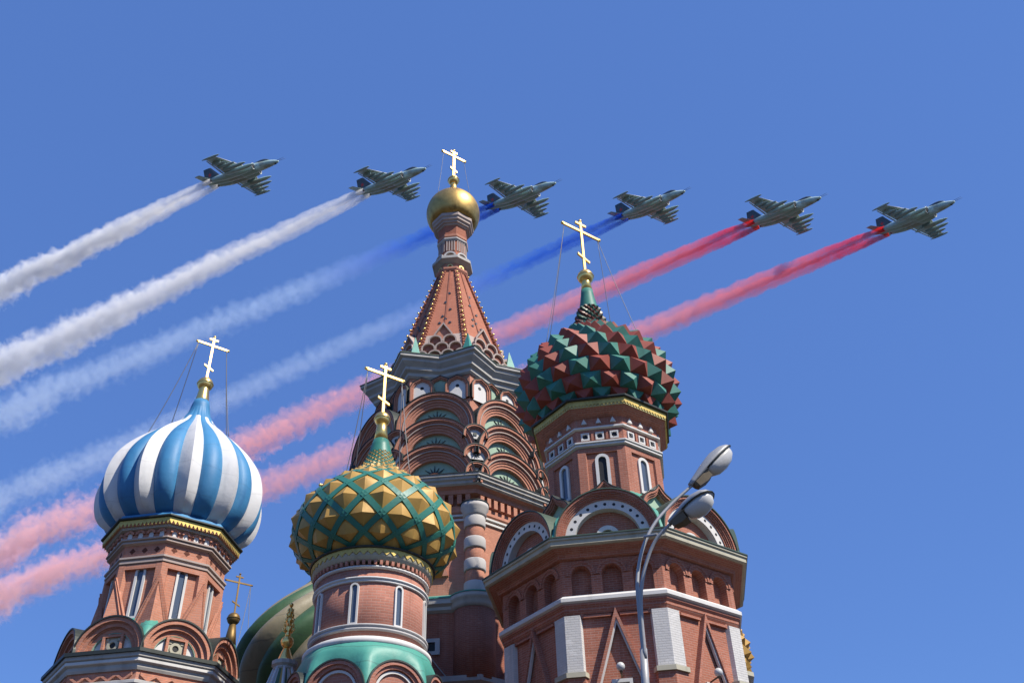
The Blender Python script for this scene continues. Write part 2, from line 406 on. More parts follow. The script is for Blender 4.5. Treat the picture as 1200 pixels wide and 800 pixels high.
# ------------------------------------------------------------------ ground
g = MB(); N_ = 48
g.rev([(3000, -0.3), (3000, 0.0)], N_, smooth=False)
go = g.build('ground', M['stone_ground']); tag(go, kind='structure')
go.location = (0, 40, 0)

GROUP = 'onion domed towers of the brick cathedral'
# ================================================================== blue and white tower
def blue_tower():
    t = thing('domed_tower', (-13.06, 33.55, 0), 'brick tower under the blue and white striped onion dome', 'tower', GROUP)
    MB().octa([(3.02, 0), (3.02, 13.02)]).build('base_wall', M['brick_pale'], t)
    m = MB(); m.octa([(3.08, 13.0), (3.12, 13.08), (3.12, 13.18), (3.2, 13.22), (3.2, 13.34), (3.28, 13.38), (3.28, 13.5)]); m.build('cornice', M['grey'], t)
    MB().octa([(3.21, 13.225), (3.235, 13.24), (3.235, 13.33), (3.21, 13.335)]).build('white_moulding', M['white'], t)
    MB().octa([(3.36, 13.5), (3.36, 13.62), (2.6, 13.78)]).build('cornice_roof', M['sheet'], t)
    m = MB(); m.octa([(3.05, 12.42), (3.10, 12.46), (3.10, 12.54), (3.14, 12.57), (3.14, 12.66), (3.05, 12.7)]); m.build('string_course', M['lightgrey'], t)
    for ph in FACES:
        fr = Fr(ph, 3.02 * AP, 0)
        z = MB(); hw = 3.02 * HS - 0.12; n = 4; wd = 2 * hw / n
        top = []; bot = []
        for i in range(2 * n + 1):
            u = -hw + i * wd / 2; v = 12.92 if i % 2 == 0 else 12.74
            top.append((u, v)); bot.append((u, v - 0.09))
        for i in range(2 * n):
            z.prism(fr, [bot[i], bot[i + 1], top[i + 1], top[i]], -0.01, 0.07)
        z.build('zigzag_band', M['brick_pale'], t)
        pk = MB()
        pk.prism(fr, [(-0.42, 10.9), (0.42, 10.9), (0, 12.55)], -0.01, 0.13)
        pk.build('pointed_gable', M['brick_pale'], t)
        # round arched gable above the ledge
        r = 1.17; f2 = Fr(ph, 3.0 * AP, 13.66); S = arch(0.05)
        k = MB(); k.sweep(f2, S, [(r, -0.75), (r, 0.05), (r - .13, 0.05), (r - .13, -0.02), (r - .16, -0.02), (r - .16, -0.06), (r - .29, -0.06), (r - .29, -0.13), (r - .32, -0.13), (r - .32, -0.17), (r - .45, -0.17), (r - .45, -0.5)])
        ko = k.build('arched_gable', M['brick_pale'], t)
        p = MB(); p.sheet(f2, S(r - .44), -0.27); p.build('panel', M['domewhite'], ko)
        e = MB(); e.sweep(f2, S, [(r + .002, -0.72), (r + .055, -0.72), (r + .055, 0.09), (r + .002, 0.09), (r + .002, -0.72)]); e.build('roof_sheet', M['sheet'], ko)
        e = MB(); e.sweep(f2, S, [(r - .452, -0.26), (r - .452, -0.18), (r - .475, -0.18), (r - .475, -0.26)]); e.build('soffit', M['palegreen'], ko)
        wi = MB()
        for a, b, c, d in ((-.36, .36, -.05, .03), (-.36, .36, .56, .64), (-.36, -.27, .03, .56), (.27, .36, .03, .56)): wi.box(f2, a, b, c, d, -0.28, -0.12)
        wo = wi.build('window', M['brick_pale'], ko)
        pn = MB(); pn.box(f2, -.27, .27, .03, .56, -0.28, -0.22)
        S3 = lambda kk: [(kk * math.cos(2 * PI * i / 16), .295 + kk * math.sin(2 * PI * i / 16)) for i in range(16)]
        pn.sweep(f2, S3, [(.2, -.23), (.2, -.18), (.11, -.18), (.11, -.23)], True)
        for sx in (-1, 1):
            for sy in (-1, 1): pn.box(f2, sx * .2 - .05, sx * .2 + .05, .295 + sy * .2 - .05, .295 + sy * .2 + .05, -.23, -.19)
        pn.cur = 1; pn.sheet(f2, S3(.1), -.216)
        pn.build('rosette', [M['cream'], M['dark']], wo)
    star_roof([(3.0, 1.9, 13.72), (2.92, 1.9, 14.35), (2.45, 1.9, 14.8), (1.96, 1.9, 15.15)]).build('roof', M['teal'], t)
    MB().octa([(1.93, 13.6), (1.93, 18.5)]).build('drum', M['brick_pale'], t)
    for i in range(8):
        cs = MB(); corner_strip(cs, -120 + 45 * i, 1.93, 0.22, 0.15, 14.6, 17.12); cs.build('pilaster', M['brick_pale'], t)
    for i in range(8):
        an = rad(-120 + 45 * i); cd = Vector((math.cos(an), math.sin(an), 0)); Rw = 1.93 + .15 / AP; Z = Vector((0, 0, 1))
        tl = Vector((math.cos(an - rad(112.5)), math.sin(an - rad(112.5)), 0)); tr = Vector((math.cos(an + rad(112.5)), math.sin(an + rad(112.5)), 0))
        c0 = cd * Rw; T = c0 + Z * 16.66 - cd * .02; z0 = 14.75
        A, B = c0 + tl * .68 - cd * .12, c0 + tr * .68 - cd * .12; C = cd * (Rw + .22)
        gm = MB(); q = [A + Z * 14.3, C + Z * 14.3, B + Z * 14.3, A + Z * z0, C + Z * z0, B + Z * z0, T, c0 - cd * .4 + Z * 14.3, c0 - cd * .4 + Z * z0]
        b = gm.add(q)
        for f in ((0, 1, 4, 3), (1, 2, 5, 4), (3, 4, 6), (4, 5, 6), (3, 6, 8), (6, 5, 8), (2, 7, 8, 5), (7, 0, 3, 8), (0, 7, 2, 1)): gm.face(tuple(b + v for v in f))
        for k_ in (0, .16):
            for E0 in (B, A):
                p0 = E0.lerp(C, k_) + Z * z0; p1 = T + cd * .03 - Z * (k_ * .9); d_ = (p1 - p0).normalized(); w1 = d_.cross(cd).normalized() * .035
                gm.bar(p0, p1, w1, cd * .05)
        gm.build('corner_gable', M['brick_pale'], t)
    hs = 1.93 * HS
    for ph in FACES:
        fr = Fr(ph, 1.93 * AP, 0)
        arch_window(t, Fr(ph, 1.93 * AP, 15.25), 0.11, 1.72, 0.085, n_out=0.06)
        MB().box(fr, -hs - .03, hs + .03, 16.95, 17.12, -0.02, 0.145).build('lintel', M['brick_pale'], t)
        # flat diamonds carry recess shade in their colour; little niches of the frieze
        dm = MB()
        for i in range(3):
            u = (i - 1) * 0.46
            dm.sheet(fr, [(u - .12, 17.66), (u, 17.54), (u + .12, 17.66), (u, 17.78)], 0.10)
        dm.cur = 1; dm.box(fr, -.8, .8, 17.47, 17.86, 0.0, .097); dm.build('diamond_frieze', [M['recess_shade'], M['brick_pale']], t)
        nc = MB(); nb = MB()
        for i in range(4):
            u = (i - 1.5) * 0.40; f3 = Fr(ph, 2.17 * AP + .004, 18.10)
            f3.o += f3.t * u
            nc.sheet(f3, arched_poly(.085, .21, 8), 0.012)
            nb.sweep(f3, lambda kk: [(kk * math.cos(PI * j / 8), .12 + kk * math.sin(PI * j / 8)) for j in range(9)], [(.17, 0), (.17, .08), (.09, .08), (.09, 0)])
        nb.cur = 1; nb.v, off_ = nb.v + nc.v, len(nb.v)
        for q in nc.f: nb.face(tuple(v + off_ for v in q))
        nb.build('arcade', [M['brick_pale'], M['white']], t)
        lc = MB(); zigzag(lc, Fr(ph, 2.44 * AP, 0), 2.44 * HS + .02, 13, 18.69, 18.58, 18.44, 0.003, 0.035)
        lc.build('gilded_lace', M['goldlace'], t)
    MB().octa([(2.03, 17.14), (2.12, 17.17), (2.12, 17.24), (2.07, 17.26), (2.07, 17.30), (2.16, 17.33), (2.16, 17.40), (2.02, 17.42)]).build('string_course', M['moulding'], t)
    MB().octa([(2.035, 17.4), (2.035, 18.05)]).build('frieze', M['brick_pale'], t)
    MB().octa([(2.05, 17.88), (2.19, 17.91), (2.19, 17.96), (2.15, 17.97), (2.15, 18.00), (2.25, 18.02), (2.25, 18.07), (2.1, 18.08)]).build('string_course', M['moulding'], t)
    MB().octa([(2.17, 18.05), (2.17, 18.5)]).build('arcade_band', M['brick_pale'], t)
    MB().octa([(2.18, 18.38), (2.32, 18.40), (2.32, 18.45), (2.36, 18.46), (2.36, 18.475)]).build('string_course', M['grey'], t)
    MB().octa([(2.3, 18.478), (2.44, 18.48), (2.44, 18.70)]).build('cornice', M['brick_pale'], t)
    MB().octa([(2.53, 18.70), (2.57, 18.72), (2.57, 18.77), (2.52, 18.79)]).build('cornice_edge', M['sheet'], t)
    MB().octa([(2.5, 18.79), (2.42, 18.93), (1.8, 19.12)], cap0=False).build('eave', M['blue'], t)
    # ribbed dome
    prof = smooth_profile([(1.85, 18.92), (2.32, 19.12), (2.68, 19.58), (2.85, 20.2), (2.86, 20.85), (2.68, 21.6), (2.30, 22.3), (1.78, 22.95), (1.25, 23.5), (0.78, 24.0), (0.5, 24.5), (0.38, 24.95)], 52)
    NL = 22; SUB = 10; rows = []
    for j, (r, z) in enumerate(prof):
        ring = []
        f = j / (len(prof) - 1); env = min(1, f * 7) * max(0.0, min(1, (1 - f) * 3.2))
        for i in range(NL * SUB):
            lobe, s_ = divmod(i, SUB); x = s_ / SUB
            if lobe % 2: bump = 0.12 * (1 - abs(2 * x - 1)) - 0.02
            else: bump = 0.07 * math.sin(PI * x) ** 0.6 - 0.02
            a = 2 * PI * (i + SUB * 0.3) / (NL * SUB) + rad(5) * (0.5 - f)
            rr = r * (1 + bump * env)
            ring.append((rr * math.cos(a), rr * math.sin(a), z))
        rows.append(ring)
    d = MB(); n = NL * SUB; bases = [d.add(r) for r in rows]
    for j in range(len(rows) - 1):
        f = j / (len(rows) - 1)
        for i in range(n):
            k = (i + 1) % n; d.cur = 1 if ((i // SUB) % 2 and f < 0.86) else 0
            d.face((bases[j] + i, bases[j] + k, bases[j + 1] + k, bases[j + 1] + i), True)
    do = d.build('dome', [M['blue'], M['domewhite']], t)
    me = do.data
    # keep the seams between ribs and the ridge of the white ribs crisp
    for e in me.edges:
        a, b = e.vertices
        if abs(a - b) == n and ((a % n) % SUB == 0 or ((a % n) // SUB % 2 and (a % n) % SUB == 5)): e.use_edge_sharp = True
    MB().rev([(0.40, 24.6), (0.40, 24.9), (0.36, 25.1), (0.31, 25.3)], 24).build('dome_collar', M['blue'], t)
    MB().rev([(0.30, 25.25), (0.27, 25.4), (0.2, 26.0), (0.2, 26.3)], 20).build('cross_neck', M['gold'], t)
    cross(t, 26.3, 28.75, 0.7, 0.055, ball_r=0.33, ball_z=26.2, cables=(2.0, 22.9, ((-1, 195), (-1, 150), (1, -30), (1, 60))))
    return t
blue_tower()

# ================================================================== spiked domes
def spiked_dome(parent, prof, N, step, out, mats, name='dome', stag=True, start=0.0, drop=0.25):
    fine = smooth_profile(prof, 400); rows = conformal_rows(fine, step); nr = len(rows)
    d = MB()
    for j in range(nr - 1):
        (r0, z0), (r1, z1) = rows[j], rows[j + 1]
        dz, dr = z1 - z0, r1 - r0; L = math.hypot(dz, dr) or 1; nx, nz = dz / L, -dr / L
        for i in range(N):
            off = (0.5 * (j % 2)) if stag else 0
            a0 = 2 * PI * (i + off) / N + start; a1 = a0 + 2 * PI / N; am = (a0 + a1) / 2
            rm = (r0 + r1) / 2; zm = (z0 + z1) / 2
            cell = 2 * PI * rm / N; o = out * min(cell, L)
            jit = 1 + 0.08 * math.sin(i * 12.9 + j * 7.7)
            pa = Vector(((rm + nx * o * jit) * math.cos(am), (rm + nx * o * jit) * math.sin(am), zm + nz * o * jit - drop * L * 0.5))
            q = [Vector((r * math.cos(a), r * math.sin(a), z)) for r, z, a in ((r0, z0, a0), (r0, z0, a1), (r1, z1, a1), (r1, z1, a0))]
            b = d.add(q + [pa])
            d.cur = (i + (j + 1) // 2 if stag else i + j) % len(mats)
            for k in range(4): d.face((b + k, b + (k + 1) % 4, b + 4))
    return d.build(name, mats, parent)

# ================================================================== red and green tower
def red_tower():
    t = thing('domed_tower', (3.9, 37.8, 0), 'brick tower under the red and green spiked onion dome', 'tower', GROUP)
    BR = 4.62
    MB().octa([(BR, 0), (BR, 15.86)]).build('base_wall', M['brick_raw'], t)
    MB().octa([(4.72, 15.5), (4.80, 15.62), (4.80, 15.72), (4.88, 15.80), (4.88, 15.87)]).build('brick_moulding', M['brick_raw'], t)
    MB().octa([(4.88, 15.88), (4.98, 15.93), (4.98, 16.06), (4.80, 16.20)]).build('string_course', M['white'], t)
    hs = BR * HS
    for i in range(8):
        cs = MB(); corner_strip(cs, -120 + 45 * i, BR, 0.56, 0.16, 13.42, 15.46); cs.build('pilaster', M['white_brick'], t)
        c2 = MB(); corner_strip(c2, -120 + 45 * i, BR, 0.66, 0.26, 13.24, 13.41); c2.build('pilaster_base', M['cream'], t)
        c3 = MB(); corner_strip(c3, -120 + 45 * i, BR, 0.60, 0.17, 8.0, 13.23); c3.build('pilaster_foot', M['brick_raw'], t)
    for ph in FACES:
        fr = Fr(ph, BR * AP, 0)
        # tall pointed gable: brick edge, white inner line, brick field
        g1 = MB(); ap = 15.62
        tri = lambda k: [(1.12 * k, ap - 3.4 - 0.001), (0, ap - 3.4 * (1 - k)), (-1.12 * k, ap - 3.4 - 0.001)]
        g1.sweep(fr, tri, [(1.0, 0), (1.0, 0.24), (0.90, 0.24), (0.90, 0.12)])
        go_ = g1.build('pointed_gable', M['brick_raw'], t)
        g2 = MB(); g2.sweep(fr, tri, [(0.899, 0.10), (0.899, 0.16), (0.84, 0.16), (0.84, 0.06)]); g2.build('white_moulding', M['white'], go_)
        wi = MB()
        for a, b, c, d in ((-.36, .36, 12.98, 13.1), (-.36, -.25, 12.2, 12.98), (.25, .36, 12.2, 12.98), (-.36, .36, 12.08, 12.2)): wi.box(fr, a, b, c, d, -.01, 0.16)
        wo = wi.build('window', M['white'], t); MB().sheet(fr, [(-.25, 12.2), (.25, 12.2), (.25, 12.98), (-.25, 12.98)], 0.01).build('pane', M['glass'], wo)
        bl = MB(); bl.ball(fr.p(0, 13.42, 0.42), 0.15, 18); lb = bl.build('lamp_globe', M['lamplens'], t)
        br = MB(); br.tube(fr.p(0, 13.28, 0.42), fr.p(0, 13.2, 0.0), 0.03); br.tube(fr.p(0, 13.36, .42), fr.p(0, 13.22, .42), 0.05); br.build('bracket', M['lampbrown'], lb)
        # brick strip either side of each gable
        for sg in (-1, 1):
            bb = MB(); bb.box(fr, sg * 1.19 - .05, sg * 1.19 + .05, 15.36, 15.62, -.01, .1)
            q = [(sg * 0.16, 15.36), (sg * (hs - .62), 15.36), (sg * (hs - .62), 15.46), (sg * 0.13, 15.46)]
            bb.prism(fr, q if sg > 0 else q[::-1], -.01, .13); bb.build('brick_strip', M['brick_raw'], t)
        # blind arcade, three niches a face
        ar = MB(); nz0 = 16.18; a0 = 4.42 * AP
        f3 = Fr(ph, a0, nz0); hw3 = 4.42 * HS
        wn_ = 2 * hw3 / 3
        pt = []
        # front slab with three arched openings, built as strips between arch outlines
        slab = MB(); D0, D1 = 0.0, 0.34
        for i in range(3):
            cu = -hw3 + wn_ * (i + .5); ow = 0.36; oh = 0.78
            arc = [(cu + ow * math.cos(PI * j / 12), oh + ow * math.sin(PI * j / 12)) for j in range(13)]      # right -> left
            arc = [(cu + ow, 0)] + arc + [(cu - ow, 0)]
            outr = [(cu + wn_ / 2, 0)] + [(cu + wn_ / 2 * (1 - 2 * j / 12) if 0 < j < 12 else (cu + wn_ / 2 if j == 0 else cu - wn_ / 2), 1.42 if 0 <= j <= 12 else 0) for j in range(13)] + [(cu - wn_ / 2, 0)]
            rows = [[f3.p(u, v, D1) for u, v in outr], [f3.p(u, v, D1) for u, v in arc], [f3.p(u, v, D0) for u, v in arc]]
            slab.grid(rows, False)
            # raised brick hood
            hd = [(cu, oh)]
            slab.sweep(f3, lambda k: [(cu + k * math.cos(PI * j / 12), oh + k * math.sin(PI * j / 12)) for j in range(13)], [(.56, D1 - .02), (.56, D1 + .06), (.47, D1 + .06), (.47, D1 + .03), (.37, D1 + .03), (.37, D1 - .02)])
        slab.build('blind_arcade', M['brick_raw'], t)
        # cornice fascia pieces come below as one ring
        # great round gable
        r = 1.92; f2 = Fr(ph, 5.30 * AP, 18.22); S = arch(0.06, 30)
        k = MB(); k.sweep(f2, S, [(r, -1.7), (r, 0.0), (r - .09, 0.0), (r - .09, -.05), (r - .14, -.05), (r - .14, -.1), (r - .2, -.1), (r - .2, -.15), (r - .25, -.15), (r - .25, -.2), (r - .32, -.2), (r - .32, -.32)])
        ko = k.build('arched_gable', M['brick_raw'], t)
        wb = MB(); wb.sweep(f2, S, [(r - .321, -.3), (r - .321, -.25), (r - .68, -.25), (r - .68, -.6)])
        for i in range(13):
            a = PI * (i + .5) / 13; rr_ = r - .5; wb.cur = 1
            wb.sheet(f2, [(rr_ * math.cos(a) + .062 * math.cos(q * PI / 6), rr_ * math.sin(a) + .062 * math.sin(q * PI / 6)) for q in range(12)], -.246)
        wb.build('white_band', [M['white'], M['dark']], ko)
        p = MB(); p.sheet(f2, S(r - .67), -.56); p.build('panel', M['brick_raw'], ko)
        f2b = Fr(ph, 5.30 * AP, 18.42); lw = MB(); lw.sweep(f2b, S, [(.44, -.57), (.44, -.46), (.27, -.46), (.27, -.57)]); lo = lw.build('window', M['white'], ko)
        MB().sheet(f2b, S(.27), -.553).build('pane', M['dark'], lo)
        e = MB(); e.sweep(f2, S, [(r + .003, -1.7), (r + .05, -1.7), (r + .05, 0.05), (r + .003, 0.05), (r + .003, -1.7)]); e.build('roof_sheet', M['green_sheet'], ko)
        # keel-shaped gable of the second tier
        f4 = Fr(ph, 3.0, 20.35); O = ogee(0.30); r = 1.02
        k = MB(); k.sweep(f4, O, [(r, -.8), (r, 0.1), (r * .9, .1), (r * .9, .04), (r * .82, .04), (r * .82, -.02), (r * .74, -.02), (r * .74, -.25)])
        ko = k.build('keel_gable', M['brick_raw'], t)
        MB().sheet(f4, O(r * .745), -.2).build('panel', M['palegreen'], ko)
        e = MB(); e.sweep(f4, O, [(r * 1.003, -.8), (r * 1.05, -.8), (r * 1.05, .13), (r * 1.003, .13), (r * 1.003, -.8)]); e.build('roof_sheet', M['sheet'], ko)
    for i in range(8):
        cs = MB(); corner_strip(cs, -120 + 45 * i, 4.42, .22, .345, 16.18, 17.6); cs.build('corner_pier', M['brick_raw'], t)
    # upper zone wall behind the niches, cove and cornice
    MB().octa([(4.42, 16.1), (4.42, 18.2)]).build('niche_wall', M['brick_raw'], t)
    MB().octa([(4.42 + .34 / AP, 17.55), (4.95, 17.58), (5.02, 17.7), (5.30, 17.82), (5.42, 17.9)], cap0=False).build('cove', M['brick_raw'], t)
    MB().octa([(5.44, 17.86), (5.52, 17.90), (5.52, 18.06), (5.58, 18.09), (5.58, 18.17)]).build('cornice', M['cream'], t)
    MB().octa([(5.62, 18.172), (5.62, 18.22), (4.6, 18.42)]).build('cornice_roof', M['green_sheet'], t)
    star_roof([(5.35, 3.3, 18.35), (4.9, 3.3, 19.3), (3.7, 3.1, 20.2), (2.9, 2.7, 20.5)]).build('roof', M['teal'], t)
    star_roof([(3.1, 2.4, 20.3), (3.0, 2.4, 20.9), (2.56, 2.4, 21.4)]).build('upper_roof', M['teal'], t)
    # drum
    DR = 2.52
    MB().octa([(DR, 18.2), (DR, 25.0)]).build('drum', M['brick_raw'], t)
    hs = DR * HS
    for i in range(8):
        cs = MB(); corner_strip(cs, -120 + 45 * i, DR, 0.34, 0.10, 20.6, 23.5); cs.build('pilaster', M['brick_raw'], t)
    for ph in FACES:
        fr = Fr(ph, DR * AP, 0)
        MB().box(fr, -hs - .03, hs + .03, 23.3, 23.52, -.02, .095).build('lintel', M['brick_raw'], t)
        arch_window(t, Fr(ph, DR * AP, 21.6), 0.17, 1.5, 0.13, n_out=.08, pane='dark' if ph == -97.5 else 'glass')
        for i in range(3):
            u = (i - 1) * .62; f5 = Fr(ph, DR * AP + .1, 24.08); f5.o += f5.t * u
            sq = MB()
            for a, b, c, d in ((-.18, .18, .12, .18), (-.18, .18, -.18, -.12), (-.18, -.12, -.12, .12), (.12, .18, -.12, .12)): sq.box(f5, a, b, c, d, -.02, .06)
            C16 = lambda k: [(k * math.cos(2 * PI * q / 14), k * math.sin(2 * PI * q / 14)) for q in range(14)]
            sq.sweep(f5, C16, [(.17, .025), (.115, .025), (.115, -.01)], True)
            so_ = sq.build('window', M['white'], t); MB().sheet(f5, C16(.125), .006).build('pane', M['dark'], so_)
            tr = MB(); f6 = Fr(ph, DR * AP + .1, 24.70); f6.o += f6.t * u
            tr.prism(f6, [(-.12, 0), (.12, 0), (0, .25)], -.02, .10); tr.build('white_triangle', M['white'], t)
        for i in range(2):
            u = (i - .5) * .62; bx = MB(); bx.box(fr, u - .05, u + .05, 23.9, 24.28, .05, .17); bx.build('brick_rib', M['brick_raw'], t)
        lc = MB(); zigzag(lc, Fr(ph, 3.14 * AP, 0), 3.14 * HS + .02, 15, 25.62, 25.42, 25.32, 0, .035); lc.build('gilded_lace', M['goldlace'], t)
    MB().octa([(DR + .06, 23.56), (2.74, 23.6), (2.74, 23.66), (2.70, 23.67), (2.70, 23.70), (2.79, 23.72), (2.79, 23.78), (DR + .1, 23.80)]).build('string_course', M['white'], t)
    MB().octa([(DR + .11, 23.8), (DR + .11, 25.2)]).build('frieze', M['brick_raw'], t)
    MB().octa([(DR + .12, 24.42), (2.76, 24.45), (2.76, 24.52), (DR + .12, 24.54)]).build('string_course', M['white'], t)
    MB().octa([(DR + .12, 24.98), (2.85, 25.1), (3.1, 25.3), (3.12, 25.4)]).build('cove', M['brick_raw'], t)
    MB().octa([(3.14, 25.30), (3.14, 25.62)]).build('cornice', M['creamgold'], t)
    MB().octa([(3.28, 25.625), (3.30, 25.66), (3.30, 25.72), (2.5, 25.95)]).build('cornice_edge', M['sheet'], t)
    prof = [(2.55, 25.85), (3.05, 26.15), (3.38, 26.7), (3.52, 27.4), (3.48, 28.15), (3.22, 28.95), (2.74, 29.7), (2.12, 30.4), (1.5, 31.0), (1.02, 31.55), (0.72, 32.1), (0.55, 32.65), (0.46, 33.1)]
    spiked_dome(t, prof[:10], 24, 0.222, 0.55, [M['domered'], M['domegreen']], start=0.1, drop=0.1)
    spiked_dome(t, [(1.08, 31.45), (.8, 31.9), (.64, 32.4), (.5, 33.05)], 16, 0.30, 0.75, [M['domered_deep'], M['domegreen_deep']], name='neck_spikes', drop=.3)
    MB().rev([(0.50, 32.85), (0.46, 33.1), (0.33, 34.0), (0.30, 34.3)], 24).build('dome_collar', M['domegreen'], t)
    MB().rev([(0.30, 34.25), (0.22, 34.9), (0.2, 35.3)], 20).build('cross_neck', M['gold'], t)
    cross(t, 35.3, 39.3, 1.25, 0.085, ball_r=0.42, ball_z=35.25, cables=(2.45, 30.2, ((-1, 200), (-1, 160), (1, -20), (1, 55))))
    return t
red_tower()

# ================================================================== gold and green tower
def gold_tower():
    t = thing('domed_tower', (-4.8, 29.61, 0), 'round brick tower under the gold faceted dome with green lattice', 'tower', GROUP)
    MB().rev([(2.05, 0), (2.05, 11.3)], 48, uvr=2.05).build('base_wall', M['brick_pink'], t)
    for i in range(8):
        ph = -103.3 + 45 * i
        f2 = Fr(ph, 2.2, 10.98); r = 0.87; S = arch(0.9)
        k = MB(); k.sweep(f2, S, [(r, -.6), (r, .1), (r - .1, .1), (r - .1, .03), (r - .2, .03), (r - .2, -.06), (r - .24, -.06), (r - .24, -.12)])
        ko = k.build('arched_gable', M['brick_pink'], t)
        MB().sweep(f2, S, [(r - .241, -.1), (r - .241, -.03), (r - .31, -.03), (r - .31, -.12)]).build('white_moulding', M['white'], ko)
        MB().sheet(f2, S(r - .3), -.09).build('panel', M['brick_pink'], ko)
        MB().sweep(f2, S, [(r + .003, -.6), (r + .05, -.6), (r + .05, .13), (r + .003, .13), (r + .003, -.6)]).build('roof_sheet', M['sheet'], ko)
    star_roof([(2.45, 1.95, 11.0), (2.40, 1.95, 11.5), (2.25, 2.08, 11.95), (2.08, 2.04, 12.25), (1.95, 1.94, 12.49)], -103.3 + 22.5).build('roof', M['teal'], t)
    MB().rev([(1.90, 12.45), (1.97, 12.51), (1.97, 12.62), (1.86, 12.70)], 56).build('white_plinth', M['white'], t)
    MB().rev([(1.74, 12.4), (1.74, 15.0)], 56, uvr=1.74).build('drum', M['brick_pink'], t)
    MB().rev([(1.76, 12.90), (1.83, 12.92), (1.83, 12.97), (1.79, 12.98), (1.79, 13.01), (1.85, 13.03), (1.85, 13.08), (1.75, 13.10)], 56).build('string_course', M['lightgrey'], t)
    MB().rev([(1.75, 14.42), (1.80, 14.43), (1.80, 14.47), (1.78, 14.48), (1.78, 14.51), (1.84, 14.52), (1.84, 14.57), (1.75, 14.59)], 56).build('string_course', M['white'], t)
    MB().rev([(1.76, 14.86), (1.84, 14.88), (1.84, 14.93), (1.76, 14.95)], 56).build('string_course', M['white'], t)
    d = MB()
    for i in range(64):
        f = Fr(i * 360 / 64, 1.74, 0); d.box(f, -.045, .045, 14.96, 15.10, -.02, .13)
    d.build('dentil_band', M['brick_pink'], t)
    MB().rev([(1.78, 15.09), (1.88, 15.12), (1.90, 15.2), (1.93, 15.22), (1.93, 15.44), (1.5, 15.5)], 56).build('cornice', M['cream'], t)
    z = MB()
    for i in range(52):
        f = Fr(i * 360 / 52, 1.93, 0); hw = PI * 1.95 / 52
        z.prism(f, [(-hw, 15.45), (-hw, 15.36), (0, 15.24), (hw, 15.36), (hw, 15.45)][::-1], -.01, .03)
    z.build('gilded_lace', M['goldlace'], t)
    MB().rev([(1.99, 15.452), (2.03, 15.47), (2.03, 15.51), (1.6, 15.6)], 56).build('cornice_edge', M['sheet'], t)
    for i in range(6):
        ph = FACES[i]
        arch_window(t, Fr(ph, 1.735, 13.14), 0.085, 1.20, 0.055, n_out=.06)
    prof = [(1.5, 15.5), (2.05, 15.72), (2.45, 16.1), (2.62, 16.6), (2.60, 17.1), (2.36, 17.65), (1.94, 18.15), (1.42, 18.58), (0.95, 18.95), (0.62, 19.35), (0.44, 19.8), (0.36, 20.1)]
    fine = smooth_profile(prof, 600)
    inner = MB(); inner.rev(smooth_profile(prof, 44), 64); inner_o = inner.build('dome', M['lattice'], t)
    # gilded pyramids between the lattice
    def lattice(N, fine, step, out, rib, z_lo, z_hi, name_p, name_r):
        rows = conformal_rows(fine, step)
        nrm = normals2(rows)
        gp = MB()
        def pt(j, a, off):
            r, z = rows[j]; nx, nz = nrm[j]; return Vector(((r + nx * off) * math.cos(a), (r + nx * off) * math.sin(a), z + nz * off))
        def surf(jf, a, off):
            j0 = max(0, min(len(rows) - 2, int(math.floor(jf)))); u = jf - j0
            (ra, za), (rb_, zb) = rows[j0], rows[j0 + 1]
            # follow the fine profile between the two rows so that the facets hug the dome
            best = za * (1 - u) + zb * u
            k = min(range(len(fine)), key=lambda q: abs(fine[q][1] - best)); r, z = fine[k]; nx, nz = fn[k]
            return Vector(((r + nx * off) * math.cos(a), (r + nx * off) * math.sin(a), z + nz * off))
        fn = normals2(fine)
        for j in range(1, len(rows) - 1):
            if not (z_lo <= rows[j][1] <= z_hi): continue
            cell = 2 * PI * rows[j][0] / N
            proto = []
            for k in range(4):
                for q in range(4):
                    u = q / 4
                    x0, y0 = ((-1, 0), (0, -1), (1, 0), (0, 1))[k]; x1, y1 = ((0, -1), (1, 0), (0, 1), (-1, 0))[k]
                    proto.append(((x0 + (x1 - x0) * u) * .94, (y0 + (y1 - y0) * u) * .94))
            h = PI / N
            ring0 = [surf(j + y, x * h, .005) for x, y in proto]; ap0 = surf(j, 0, out * cell)
            for i in range(N):
                a = 2 * PI * (i + .5 * (j % 2)) / N; ca, sa = math.cos(a), math.sin(a)
                rot = lambda p: Vector((p.x * ca - p.y * sa, p.x * sa + p.y * ca, p.z))
                b = gp.add([rot(p) for p in ring0] + [rot(ap0)])
                for k in range(16): gp.face((b + k, b + (k + 1) % 16, b + 16))
        gp.sm = [True] * len(gp.f)
        po = gp.build(name_p, M['ochre'], t)
        for e in po.data.edges:
            a_, b_ = sorted(v % 17 for v in e.vertices)
            if b_ == 16 and a_ % 4 == 0: e.use_edge_sharp = True
        rb = MB()
